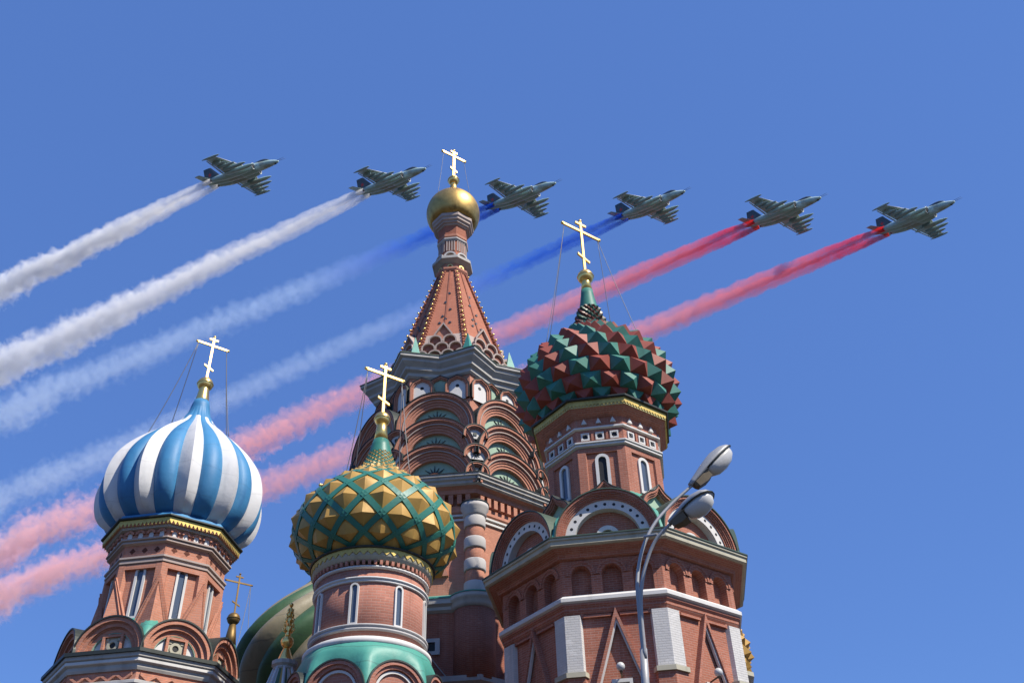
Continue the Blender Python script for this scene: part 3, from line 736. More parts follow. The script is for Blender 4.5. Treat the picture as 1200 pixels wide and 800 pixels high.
        for sg in (-1, 1):
            for i in range(N):
                line = []
                for j in range(len(rows)):
                    if rows[j][1] < z_lo - .1 or rows[j][1] > z_hi + .1: continue
                    line.append((j, 2 * PI * (i + .5) / N + sg * PI * j / N))
                # sample finer along the strip
                rowsets = []
                for (j, a), (j2, a2) in zip(line[:-1], line[1:]):
                    for s_ in (0, .25, .5, .75):
                        r = rows[j][0] * (1 - s_) + rows[j2][0] * s_; zz = rows[j][1] * (1 - s_) + rows[j2][1] * s_
                        nx = nrm[j][0] * (1 - s_) + nrm[j2][0] * s_; nz = nrm[j][1] * (1 - s_) + nrm[j2][1] * s_
                        aa = a * (1 - s_) + a2 * s_; rowsets.append((r, zz, nx, nz, aa))
                P = [Vector(((r) * math.cos(a), r * math.sin(a), zz)) for r, zz, nx, nz, a in rowsets]
                rings = []
                for q in range(len(P)):
                    r, zz, nx, nz, a = rowsets[q]
                    d_ = (P[min(q + 1, len(P) - 1)] - P[max(q - 1, 0)]).normalized()
                    nv = Vector((nx * math.cos(a), nx * math.sin(a), nz)).normalized(); wv = d_.cross(nv)
                    wd = rib * (2 * PI * r / N); 
                    rings.append([P[q] - wv * wd - nv * .03, P[q] - wv * wd + nv * (.03 + .025 * r), P[q] + wv * wd + nv * (.03 + .025 * r), P[q] + wv * wd - nv * .03])
                rb.loft(rings)
        rb.build(name_r, M['lattice'], t)
    lattice(14, fine, 0.228, 0.19, 0.085, 15.55, 18.70, 'gilded_facets', 'lattice_ribs')
    lattice(15, fine, 0.205, 0.30, 0.07, 18.74, 19.92, 'neck_scales', 'neck_lattice')
    MB().rev([(0.47, 19.75), (0.42, 19.95), (0.34, 20.3), (0.27, 20.55)], 24).build('dome_collar', M['lattice'], t)
    MB().rev([(0.26, 20.52), (0.2, 21.0), (0.17, 21.4)], 20).build('cross_neck', M['gold'], t)
    cross(t, 21.5, 23.95, 0.8, 0.062, ball_r=0.29, ball_z=21.47, cables=(1.15, 19.0, ((-1, 190), (-1, 150), (1, -15), (1, 60))))
    return t
gold_tower()

# ================================================================== swirled green dome behind
def green_tower():
    t = thing('domed_tower', (-8.43, 41.14, 0), 'tower with the green and beige swirled dome half hidden behind the gold one', 'tower', GROUP)
    MB().octa([(2.8, 0), (2.8, 14.6)]).build('drum', M['brick_raw'], t)
    MB().octa([(2.85, 14.2), (3.0, 14.3), (3.0, 14.6), (2.4, 14.9)]).build('cornice', M['cream'], t)
    prof = smooth_profile([(2.3, 14.7), (3.0, 15.1), (3.42, 15.8), (3.55, 16.6), (3.42, 17.4), (3.0, 18.2), (2.4, 18.95), (1.75, 19.6), (1.15, 20.2), (0.7, 20.8), (0.45, 21.4), (0.36, 21.8)], 46)
    NL = 14; SUB = 8; n = NL * SUB; d = MB(); bases = []
    for j, (r, z) in enumerate(prof):
        f = j / (len(prof) - 1); env = min(1, f * 6) * min(1, (1 - f) * 2.5)
        bases.append(d.add([(r * (1 + .13 * env * math.sin(PI * (i % SUB) / SUB) - .04 * env) * math.cos(2 * PI * i / n + f * 2.3), r * (1 + .13 * env * math.sin(PI * (i % SUB) / SUB) - .04 * env) * math.sin(2 * PI * i / n + f * 2.3), z) for i in range(n)]))
    for j in range(len(prof) - 1):
        for i in range(n):
            k = (i + 1) % n; d.cur = (i // SUB) % 2
            d.face((bases[j] + i, bases[j] + k, bases[j + 1] + k, bases[j + 1] + i), True)
    do = d.build('dome', [M['olive'], M['beige']], t)
    for e in do.data.edges:
        a, b = e.vertices
        if abs(a - b) == n and (a % n) % SUB == 0: e.use_edge_sharp = True
    MB().rev([(0.36, 21.7), (0.2, 22.8)], 20).build('cross_neck', M['gold'], t)
    cross(t, 22.8, 25.75, 1.1, 0.075, ball_r=0.34, ball_z=22.8)
green_tower()

# ================================================================== hidden small domes
def chapel_tower():
    t = thing('domed_tower', (-14.72, 47.78, 0), 'hidden chapel tower whose dull gold cross shows right of the striped dome tower', 'tower', GROUP)
    MB().octa([(1.7, 0), (1.7, 16.6)]).build('drum', M['brick_raw'], t)
    MB().octa([(1.75, 16.3), (1.95, 16.5), (1.95, 16.7), (1.4, 16.9)]).build('cornice', M['cream'], t)
    MB().rev(smooth_profile([(1.3, 16.8), (1.75, 17.2), (1.85, 17.8), (1.6, 18.5), (1.0, 19.2), (.5, 19.8), (.3, 20.4)], 30), 40).build('dome', M['olive'], t)
    MB().rev([(0.32, 20.3), (0.26, 20.8), (0.15, 21.6)], 20).build('cross_neck', M['bronze'], t)
    cross(t, 21.8, 24.2, 0.72, 0.05, mat='bronze', ball_r=0.33, ball_z=21.75, cables=(1.2, 18.9, ((1, -20), (1, -60))))
chapel_tower()
def far_gold_tower():
    t = thing('domed_tower', (8.92, 47.2, 0), 'tower with yellow spiked dome just showing past the right edge of the large brick octagon', 'tower', GROUP)
    MB().octa([(1.9, 0), (1.9, 17.4)]).build('drum', M['brick_raw'], t)
    MB().octa([(1.95, 17.1), (2.15, 17.3), (2.15, 17.5), (1.6, 17.7)]).build('cornice', M['cream'], t)
    spiked_dome(t, [(1.4, 17.5), (1.82, 18.0), (1.98, 18.7), (1.86, 19.4), (1.45, 20.1), (.95, 20.8), (.55, 21.6), (.35, 22.2)], 18, 0.28, 0.5, [M['ochre']])
    MB().rev([(0.36, 22.0), (0.2, 23.0)], 20).build('cross_neck', M['gold'], t)
    cross(t, 23.0, 25.2, 0.75, 0.06, ball_r=0.3, ball_z=23.0)
far_gold_tower()

# ================================================================== central tent tower
CROT = -117.0
def central_tower():
    t = thing('tent_roof_tower', (-3.9, 49.84, 0), 'tallest central brick tower with tiers of arched gables, tent roof and small plain gold dome', 'tower')
    def octa(prof, **k): return MB().octa(prof, rot=CROT, **k)
    faces = [CROT + 22.5 + 45 * i for i in (-2, -1, 0, 1, 2, 3)]
    corners = [CROT + 45 * i for i in (-2, -1, 0, 1, 2, 3)]
    octa([(6.0, 0), (6.0, 16.9)]).build('base_wall', M['brick_dark'], t)
    octa([(6.05, 16.7), (6.3, 16.85), (6.3, 17.1), (5.6, 17.3)]).build('ledge', M['grey'], t)
    octa([(5.55, 17.0), (5.55, 20.6)]).build('lower_wall', M['brick_dark'], t)
    octa([(5.58, 20.35), (5.75, 20.45), (5.75, 20.6), (5.95, 20.7), (5.95, 20.95)]).build('ledge', M['grey'], t)
    octa([(6.0, 20.952), (6.0, 21.02), (5.3, 21.35)]).build('ledge_roof', M['teal'], t)
    octa([(5.3, 20.5), (5.3, 27.1)]).build('wall', M['brick_pale'], t)
    for a in corners:
        cx, cy = 5.42 * math.cos(rad(a)), 5.42 * math.sin(rad(a)); r = 0.55
        b = MB(); b.rev([(1.0, 17.0), (1.0, 20.4)], 24, (cx * .97, cy * .97)); b.build('corner_bay', M['brick_dark'], t)
        b = MB(); b.rev([(1.02, 20.35), (1.15, 20.5), (1.15, 20.7), (1.25, 20.75), (1.25, 20.97)], 24, (cx * .97, cy * .97)); b.build('bay_ledge', M['grey'], t)
        b = MB(); b.rev([(1.28, 20.975), (1.28, 21.03), (.5, 21.32)], 24, (cx * .97, cy * .97)); b.build('bay_roof', M['teal'], t)
        cl = MB(); n = 7; z0 = 21.2; z1 = 25.3; h = (z1 - z0) / 7
        for i in range(n):
            w_ = i % 2 == 0; cl.cur = 0 if w_ else 1; rr = r if w_ else r * .86
            cl.rev([(rr * .95, z0 + h * i), (rr, z0 + h * i + .06), (rr, z0 + h * (i + 1) - .06), (rr * .95, z0 + h * (i + 1))], 24, (cx, cy))
        cl.cur = 0; cl.rev([(r * .9, 25.3), (r * 1.1, 25.4), (r * 1.1, 25.6), (r * 1.3, 25.75), (r * 1.3, 26.0)], 24, (cx, cy))
        cl.build('striped_column', [M['lightgrey'], M['brick_pale']], t)
        MB().rev([(r * 1.36, 26.002), (r * 1.36, 26.05), (r * .5, 26.2)], 24, (cx, cy)).build('column_cap', M['sheet'], t)
    for ph in faces:
        fr = Fr(ph, 5.55 * AP, 0)
        wi = MB()
        for u in (0,):
            for a, b, c, d in ((-.42, .42, 18.95, 19.12), (-.42, .42, 18.35, 18.52), (-.42, -.2, 18.52, 18.95), (.2, .42, 18.52, 18.95)): wi.box(fr, a, b, c, d, -.02, .08)
        wo = wi.build('window', M['lightgrey'], t); MB().sheet(fr, [(-.2, 18.52), (.2, 18.52), (.2, 18.95), (-.2, 18.95)], .006).build('pane', M['dark'], wo)
        gd = MB(); tri = lambda k: [(1.0 * k, 17.1), (0, 17.1 + 1.25 * k), (-1.0 * k, 17.1)]
        gd.sweep(Fr(ph, 5.95 * AP, 0), tri, [(1, -.5), (1, .1), (.88, .1), (.88, 0)]); gd.sheet(Fr(ph, 5.95 * AP, 0), tri(.9), .02); gd.build('pointed_gable', M['brick_dark'], t)
        MB().sweep(Fr(ph, 5.95 * AP, 0), tri, [(.879, .0), (.879, .07), (.82, .07), (.82, 0)]).build('white_moulding', M['lightgrey'], t)
        f2 = Fr(ph, 5.3 * AP, 0)
        pg = MB(); pg.prism(f2, [(-.75, 22.3), (.75, 22.3), (0, 24.6)], -.01, .16); pg.build('pointed_relief', M['brick_pale'], t)
        pg = MB(); hs = 5.3 * HS
        pg.box(f2, -hs, hs, 25.25, 25.36, -.01, .10); pg.box(f2, -hs, hs, 25.48, 25.58, -.01, .16); pg.build('white_moulding', M['white'], t)
        dn = MB()
        for i in range(9):
            u = (i - 4) * .44; dn.box(f2, u - .12, u + .12, 26.1, 26.62, -.01, .38)
        dn.build('corbels', M['brick_pale'], t)
    octa([(5.36, 25.6), (5.5, 25.7), (5.5, 26.05), (5.33, 26.08)]).build('brick_moulding', M['brick_pale'], t)
    octa([(5.4, 26.6), (5.75, 26.63), (5.75, 26.85), (6.0, 27.0)]).build('brick_cove', M['brick_pale'], t)
    octa([(6.02, 26.98), (6.12, 27.05), (6.12, 27.18), (6.25, 27.24), (6.25, 27.36), (6.34, 27.4), (6.34, 27.52)]).build('cornice', M['grey'], t)
    octa([(6.38, 27.522), (6.38, 27.57), (5.2, 27.75)]).build('cornice_roof', M['sheet'], t)
    octa([(4.9, 27.5), (4.7, 29.4), (4.5, 31.2), (4.2, 33.0)]).build('gable_core', M['brick_dark'], t)
    # three tiers of great arched gables on every face
    for ph in faces:
        for tier in range(3):
            r = 2.24 - 0.05 * tier; f2 = Fr(ph, 5.68 - .2 * tier, 27.22 + 1.86 * tier); S = arch(0.15, 26)
            k = MB(); k.sweep(f2, S, [(r, -1.0), (r, 0.05), (r - .15, .05), (r - .15, -.04), (r - .22, -.04), (r - .22, -.10), (r - .3, -.1)])
            k.sweep(f2, S, [(r - .36, -.1), (r - .36, -.16), (r - .5, -.16), (r - .5, -.22), (r - .64, -.22), (r - .64, -.27), (r - .78, -.27), (r - .78, -.85)])
            ko = k.build('arched_gable', M['brick_pale'], t)
            MB().sweep(f2, S, [(r - .301, -.12), (r - .301, -.06), (r - .359, -.06), (r - .359, -.18)]).build('moulding_line', M['moulding'], ko)
            MB().sheet(f2, S(r - .77), -.5).build('panel', M['palegreen'], ko)
            MB().sweep(f2, S, [(r + .003, -1.0), (r + .05, -1.0), (r + .05, .1), (r + .003, .1), (r + .003, -1.0)]).build('roof_sheet', M['sheet'], ko)
            sb = MB()
            for q in range(7):
                a = PI * (q + .5) / 7; ln = .34 + .1 * (q % 2)
                p0 = (.22 * math.cos(a), .62 + .2 * math.sin(a)); p1 = ((.22 + ln) * math.cos(a), .62 + (.2 + ln) * math.sin(a)); nx, ny = -math.sin(a) * .05, math.cos(a) * .05
                sb.prism(f2, [(p0[0] - nx, p0[1] - ny), p1, (p0[0] + nx, p0[1] + ny)], -.495, -.45)
            sb.build('sunburst', M['sheet'], ko)
            if tier == 0:
                MB().sweep(f2, arch(.1, 16), [(.75, -.52), (.75, -.4), (.45, -.4), (.45, -.52)]).build('small_arch', M['brick_dark'], ko)
    for a in corners:
        for tier, (z, r, d) in enumerate(((27.62, .62, 6.05), (28.7, .70, 5.95), (30.1, .66, 5.75))):
            f2 = Fr(a, d, z); S = arch(.12, 18)
            k = MB(); k.sweep(f2, S, [(r, -1.1), (r, .05), (r - .09, .05), (r - .09, -.03), (r - .16, -.03), (r - .16, -.09), (r - .22, -.09), (r - .22, -.5)])
            ko = k.build('corner_gable', M['brick_pale'], t)
            MB().sheet(f2, S(r - .21), -.16).build('panel', M['white'], ko)
            MB().sweep(f2, S, [(r + .003, -1.0), (r + .04, -1.0), (r + .04, .08), (r + .003, .08), (r + .003, -1.0)]).build('roof_sheet', M['sheet'], ko)
            st = MB()
            if tier == 1:
                for q in range(10):
                    aa = 2 * PI * q / 10; st.prism(f2, [(.06 * math.cos(aa - .6), .17 + .06 * math.sin(aa - .6)), (.23 * math.cos(aa), .17 + .23 * math.sin(aa)), (.06 * math.cos(aa + .6), .17 + .06 * math.sin(aa + .6))], -.16, -.13)
            else: st.box(f2, -.09, .09, .06, .24, -.17, -.12)
            st.build('rosette', M['sheet'], ko)
    # teal flashing between tiers
    for z, R_ in ((28.3, 5.7), (29.45, 5.5), (31.0, 5.3)):
        star_roof([(R_, 4.2, z - .9), (R_ - .1, 4.2, z), (4.9, 4.1, z + .7)], CROT).build('flashing', M['teal'], t)
    def star(Rp, Rn, z): return [((Rp if i % 2 == 0 else Rn) * math.cos(rad(CROT + 22.5 * i)), (Rp if i % 2 == 0 else Rn) * math.sin(rad(CROT + 22.5 * i)), z) for i in range(16)]
    MB().loft([star(4.55, 3.75, 31.0), star(4.55, 3.75, 35.2)]).build('upper_wall', M['brick_pale'], t)
    for ph in faces:
        for u in (-1.02, 0, 1.02):
            c_ = u == 0
            f2 = Fr(ph, 4.3 if not c_ else 4.0, 33.85 if not c_ else 34.1); f2.o += f2.t * u; r = .66
            S = lambda k: [(k, -.5), (k, .45), (k * .72, .45 + k * .52), (0, .45 + k * .9), (-k * .72, .45 + k * .52), (-k, .45), (-k, -.5)]
            k = MB(); k.sweep(f2, S, [(r, -.6), (r, .05), (r - .09, .05), (r - .09, -.02), (r - .18, -.02), (r - .18, -.3)])
            ko = k.build('pointed_gable', M['brick_pale'], t)
            pn = MB(); pn.sheet(f2, S(r - .17), -.12)
            if not c_:
                pn.cur = 1; pn.sheet(f2, [(.11 * math.cos(q * PI / 6), .42 + .11 * math.sin(q * PI / 6)) for q in range(12)], -.115)
            pn.build('panel', [M['white'] if not c_ else M['palegreen'], M['dark']], ko)
            MB().sweep(f2, S, [(r + .003, -.6), (r + .045, -.6), (r + .045, .09), (r + .003, .09), (r + .003, -.6)]).build('roof_sheet', M['sheet'], ko)
    lay = [(4.62, 3.85, 35.0), (4.78, 3.95, 35.1), (4.78, 3.95, 35.3), (5.05, 4.12, 35.42), (5.05, 4.12, 35.6), (5.4, 4.36, 35.85), (5.4, 4.36, 36.0), (5.62, 4.5, 36.08), (5.62, 4.5, 36.25)]
    MB().loft([star(*l) for l in lay]).build('star_cornice', M['grey'], t)
    MB().loft([star(5.68, 4.54, 36.252), star(5.68, 4.54, 36.31), star(4.2, 3.6, 36.6)]).build('cornice_roof', M['green_sheet'], t)
    # base of the tent: rows of small white-edged gables on every side
    def tent_R(z): return 0.98 + (46.2 - z) * 0.318
    for ph in faces:
        for row, (z, us, r) in enumerate(((36.75, (-1.2, -.4, .4, 1.2), .43), (37.45, (-.82, 0, .82), .43), (38.15, (-.44, .44), .43))):
            for u in us:
                f2 = Fr(ph, (4.25 - .2 * row) * AP, z); f2.o += f2.t * u; S = arch(.1, 12)
                k = MB(); k.sweep(f2, S, [(r, -.5), (r, .04), (r - .085, .04), (r - .085, -.2)]); ko = k.build('small_gable', M['moulding'], t)
                MB().sheet(f2, S(r - .08), -.12).build('panel', M['brick_dark'], ko)
        f2 = Fr(ph, 3.55 * AP, 38.75); S = lambda k: [(k * .8, -.3), (k * .8, .1), (0, .1 + 1.25 * k), (-k * .8, .1), (-k * .8, -.3)]
        k = MB(); k.sweep(f2, S, [(.72, -.7), (.72, .06), (.6, .06), (.6, -.2)]); ko = k.build('pointed_gable', M['moulding'], t)
        MB().sheet(f2, S(.61), -.1).build('panel', M['brick_pale'], ko)
    for a in corners:
        c = 4.15; x, y = c * math.cos(rad(a)), c * math.sin(rad(a))
        MB().octa([(.42, 36.4), (.36, 37.0), (.02, 38.3)], rot=a, n=4, c=(x, y)).build('corner_spike', M['teal'], t)
    octa([(tent_R(36.4), 36.4), (tent_R(46.25), 46.25)]).build('tent_roof', M['brick_tent'], t)
    octa([(4.0, 36.4), (3.7, 37.6), (3.3, 39.0)], cap0=False).build('tent_skirt', M['moulding'], t)
    for a in corners:
        rb = MB(); gb = MB()
        dv = Vector((math.cos(rad(a)), math.sin(rad(a)), 0)); tv = Vector((-dv.y, dv.x, 0))
        p0 = dv * (tent_R(37.0) + .02) + Vector((0, 0, 37.0)); p1 = dv * (tent_R(46.2) + .02) + Vector((0, 0, 46.2))
        for i in range(34):
            q0 = p0.lerp(p1, i / 34); q1 = p0.lerp(p1, (i + .55) / 34); sc_ = 1 - .45 * i / 34
            rb.bar(q0, q1, tv * .20 * sc_, dv * .09 * sc_)
        rb.bar(p0, p1, tv * .07, dv * .05)
        
        rb.cur = 1
        for i in range(18):
            q = p0.lerp(p1, i / 18); rb.ball(q + dv * .12 + Vector((0, 0, .08)), .095 * (1 - .3 * i / 18), 8)
        rb.build('tent_rib', [M['brick_dark'], M['gold']], t)
    for ph in faces:
        fr0 = ph; sp = MB()
        for (z, u) in ((40.2, -.35), (40.2, .3), (40.6, 0), (40.9, -.2), (41.6, .25), (42.4, -.1), (39.8, 0.05), (43.4, .1)):
            ap = (tent_R(z)) * AP; f2 = Fr(ph, ap, z); f2.o += f2.t * u
            sp.prism(f2, [(-.1, 0), (0, -.1), (.1, 0), (0, .1)], -.06, .07)
        # raised middle rib of each side
        q = Vector((math.cos(rad(ph)), math.sin(rad(ph)), 0)); tv = Vector((-q.y, q.x, 0)); rb = MB()
        rb.bar(q * (tent_R(39.4) * AP) + Vector((0, 0, 39.4)), q * (tent_R(46.2) * AP) + Vector((0, 0, 46.2)), tv * .045, q * .05)
        sp.cur = 1; sp.v, off_ = sp.v + rb.v, len(sp.v)
        for q_ in rb.f: sp.face(tuple(v + off_ for v in q_))
        sp.build('glazed_side_rib', [M['jetdark'], M['brick_dark']], t)
    # lantern
    octa([(1.05, 46.1), (1.15, 46.25), (1.15, 46.4), (1.0, 46.45), (1.0, 46.85)]).build('lantern_foot', M['brick_pale'], t)
    octa([(1.02, 46.8), (1.3, 46.95), (1.42, 47.0), (1.42, 47.22), (1.1, 47.3)]).build('lantern_ledge', M['grey'], t)
    octa([(0.98, 49.2), (1.1, 49.3), (1.1, 49.5), (1.0, 49.55)]).build('brick_moulding', M['brick_pale'], t)
    octa([(0.96, 47.2), (0.96, 49.4), (1.06, 50.4)]).build('lantern_wall', M['brick_tent'], t)
    for ph in faces:
        f2 = Fr(ph, 1.22 * AP, 47.32); S = arch(.05, 12); r = .42
        k = MB(); k.sweep(f2, S, [(r, -.4), (r, .03), (r - .12, .03), (r - .12, -.2)]); ko = k.build('small_gable', M['lightgrey'], t)
        MB().sheet(f2, S(r - .1), -.12).build('panel', M['brick_dark'], ko)
        fr = Fr(ph, .96 * AP, 0); b = MB()
        for u in (-.26, -.09, .09, .26): b.box(fr, u - .04, u + .04, 48.0, 48.95, -.01, .07)
        b.build('baluster', M['moulding'], t)
        f3 = Fr(ph, 1.02 * AP, 46.15); rg = MB()
        C12 = lambda k: [(k * math.cos(2 * PI * q / 12), .3 + k * math.sin(2 * PI * q / 12)) for q in range(12)]
        rg.sweep(f3, C12, [(.2, -.02), (.2, .1), (.11, .1), (.11, -.02)], True); rg.build('gilded_ring', M['goldcross'], t)
    octa([(1.0, 48.95), (1.12, 49.05), (1.12, 49.15), (1.0, 49.2)]).build('string_course', M['lightgrey'], t)
    octa([(1.0, 50.3), (1.14, 50.36), (1.14, 50.46), (1.28, 50.5), (1.28, 50.62), (1.42, 50.7), (1.42, 50.85), (1.52, 50.95), (1.52, 51.2), (1.3, 51.3)]).build('lantern_cornice', M['moulding'], t)
    prof = smooth_profile([(1.2, 51.15), (1.64, 51.4), (1.86, 51.95), (1.9, 52.6), (1.72, 53.25), (1.34, 53.8), (.88, 54.22), (.5, 54.55), (.3, 54.95), (.22, 55.4)], 40)
    MB().rev(prof, 56).build('dome', M['goldold'], t)
    MB().rev([(.23, 55.3), (.17, 55.7), (.14, 56.0)], 16).build('cross_neck', M['gold'], t)
    cross(t, 56.1, 59.25, 1.0, 0.10, ball_r=0.42, ball_z=55.95, cables=(1.3, 53.9, ((-1, 215), (1, -10))))
central_tower()

# ================================================================== corner turret with gilded finial
def turret():
    t = thing('corner_turret', (-7.69, 31.06, 0), 'small ribbed tent roof turret with ornate gold finial in front of the green swirled dome', 'turret')
    MB().octa([(1.7, 0), (1.7, 8.2)]).build('wall', M['brick_pale'], t)
    MB().octa([(1.72, 8.0), (1.95, 8.15), (1.95, 8.35), (1.6, 8.5)]).build('cornice', M['cream'], t)
    d = MB(); n = 8
    for i in range(n * 3):
        a0 = rad(-120) + 2 * PI * i / (n * 3); a1 = a0 + 2 * PI / (n * 3)
        d.cur = (0, 1, 2, 1, 0, 2)[i % 6]
        rr = 1.06 if i % 3 == 1 else 1.0
        b = d.add([(1.75 * math.cos(a0), 1.75 * math.sin(a0), 8.4), (1.75 * math.cos(a1), 1.75 * math.sin(a1), 8.4), (.30 * math.cos(a1), .30 * math.sin(a1), 12.98), (.30 * math.cos(a0), .30 * math.sin(a0), 12.98)])
        d.face((b, b + 1, b + 2, b + 3))
    d.build('tent_roof', [M['lightgrey'], M['olive'], M['ochre']], t)
    for i in range(8):
        a = rad(-120 + 45 * i); q = Vector((math.cos(a), math.sin(a), 0)); r = MB()
        r.tube(q * 1.75 + Vector((0, 0, 8.4)), q * .31 + Vector((0, 0, 12.98)), .075, .05, 8); r.build('roof_rib', M['white'], t)
    MB().octa([(.30, 12.9), (.36, 12.96), (.33, 13.02), (.42, 13.08), (.42, 13.2), (.2, 13.25)], n=12).build('neck_ring', M['grey'], t)
    f = MB(); f.rev([(.27, 13.2), (.24, 13.3), (.12, 13.62), (.09, 13.7)], 20); f.ball((0, 0, 13.88), .21, 20)
    f.rev([(.08, 14.05), (.1, 14.12), (.06, 14.2), (.13, 14.32), (.07, 14.45), (.12, 14.58), (.06, 14.7), (.1, 14.8), (.05, 14.92), (.07, 15.0), (.02, 15.1)], 14); f.ball((0, 0, 15.15), .075, 10)
    fo = f.build('finial', M['gold'], t)
    lf = MB()
    for j in range(5):
        for i in range(6):
            a = 2 * PI * (i + .5 * j) / 6; q = Vector((math.cos(a), math.sin(a), 0)); z = 14.22 + j * .16; s_ = 1 - j * .13
            p = [q * .08 + Vector((0, 0, z)), q * (.17 * s_) + Vector((0, 0, z + .04)), q * (.2 * s_) + Vector((0, 0, z + .13)), q * (.15 * s_) + Vector((0, 0, z + .15))]
            lf.path(p, [.028, .026, .02, .01], 6)
    lf.build('leaf_scrolls', M['gold'], fo)
turret()

# ================================================================== street lamp
def street_lamp():
    bx, by = 1.70, 13.9
    t = thing('street_lamp', (bx, by, 0), 'grey steel street lamp with two curved arms and two frosted heads', 'street lamp')
    p = MB(); p.path([(0, 0, 0), (0, 0, .25)], .16, 16); p.path([(0, 0, .2), (0, 0, 3), (0, 0, 6.3), (.03, -.02, 6.85)], [.095, .08, .06, .052], 16)
    p.build('pole', M['lampgrey'], t)
    base = Vector((bx, by, 0))
    arms = [([(1.725, 13.9, 6.7), (1.735, 13.92, 7.38), (1.763, 13.94, 7.92), (1.89, 13.97, 8.42), (2.12, 14.0, 8.86), (2.44, 14.05, 9.23), (2.85, 14.08, 9.60)], Vector((2.84, 14.08, 9.595)), Vector((3.57, 14.16, 10.32))),
            ([(1.735, 13.86, 6.7), (1.743, 13.80, 7.30), (1.78, 13.74, 7.69), (1.885, 13.68, 8.06), (2.06, 13.60, 8.40), (2.32, 13.50, 8.64)], Vector((2.31, 13.50, 8.63)), Vector((2.93, 13.15, 8.92)))]
    for pts, h0, h1 in arms:
        sm = []
        P = [Vector(q) - base for q in pts]
        P2 = [P[0] * 2 - P[1]] + P + [P[-1] * 2 - P[-2]]
        for k in range(len(P2) - 3):
            a, b, c, d = P2[k:k + 4]
            for s_ in range(6):
                u = s_ / 6; sm.append(.5 * (2 * b + (c - a) * u + (2 * a - 5 * b + 4 * c - d) * u * u + (3 * b - a - 3 * c + d) * u ** 3))
        sm.append(P[-1])
        MB().path(sm, [.031 - .007 * i / len(sm) for i in range(len(sm))], 12).build('arm', M['lampgrey'], t)
        a0 = h0 - base; a1 = h1 - base; ax = (a1 - a0); L = ax.length; ax.normalize()
        sd = ax.cross(Vector((0, 0, 1))).normalized(); up = sd.cross(ax)
        # shell: flattened half capsule, open side down
        h = MB(); rings = []
        for s_, wd, ht in ((-.02, .055, .06), (.08, .075, .08), (.25, .12, .11), (.45, .165, .145), (.65, .19, .165), (.85, .18, .14), (.96, .13, .09), (1.02, .06, .035)):
            c = a0 + ax * (L * s_)
            rings.append([c + sd * wd * math.cos(PI * i / 10) + up * ht * math.sin(PI * i / 10) for i in range(11)] + [c - sd * wd * (1 - 2 * k / 5) - up * .012 for k in range(1, 5)])
        h.loft(rings, True); ho = h.build('lamp_head', M['lampgrey'], t)
        l = MB(); rings = []
        for s_, wd, ht in ((.36, .06, .04), (.40, .13, .12), (.52, .165, .185), (.68, .178, .20), (.84, .16, .17), (.94, .11, .11), (.98, .05, .035)):
            c = a0 + ax * (L * s_) - up * .013
            rings.append([c + sd * wd * math.cos(PI * i / 12) - up * ht * math.sin(PI * i / 12) for i in range(13)])
        l.loft(rings, True); l.build('lens', M['lamplens'], ho)
        bx_ = MB(); rings = []
        for s_, wd, ht in ((.02, .06, .06), (.06, .085, .10), (.22, .10, .13), (.35, .11, .12)):
            c = a0 + ax * (L * s_) - up * .014
            rings.append([c + sd * wd - up * .0, c - sd * wd, c - sd * wd * .85 - up * ht, c + sd * wd * .85 - up * ht])
        bx_.loft(rings); bx_.build('gear_box', M['lampbrown'], ho)
        r_ = MB(); q = []
        for s_, wd in ((.36, .135), (.5, .178), (.68, .195), (.85, .185), (.97, .13), (1.035, .04)): q.append((s_, wd))
        loop = [a0 + ax * (L * s_) + sd * wd for s_, wd in q] + [a0 + ax * (L * s_) - sd * wd for s_, wd in reversed(q)]
        r_.path(loop, .012, 6); r_.build('lens_rim', M['sheet'], ho)
    cb = MB(); cb.tube(Vector((1.95, 13.97, 8.66)) - base, Vector((2.12, 13.69, 8.55)) - base, .022); cb.build('arm_brace', M['lampgrey'], t)
street_lamp()

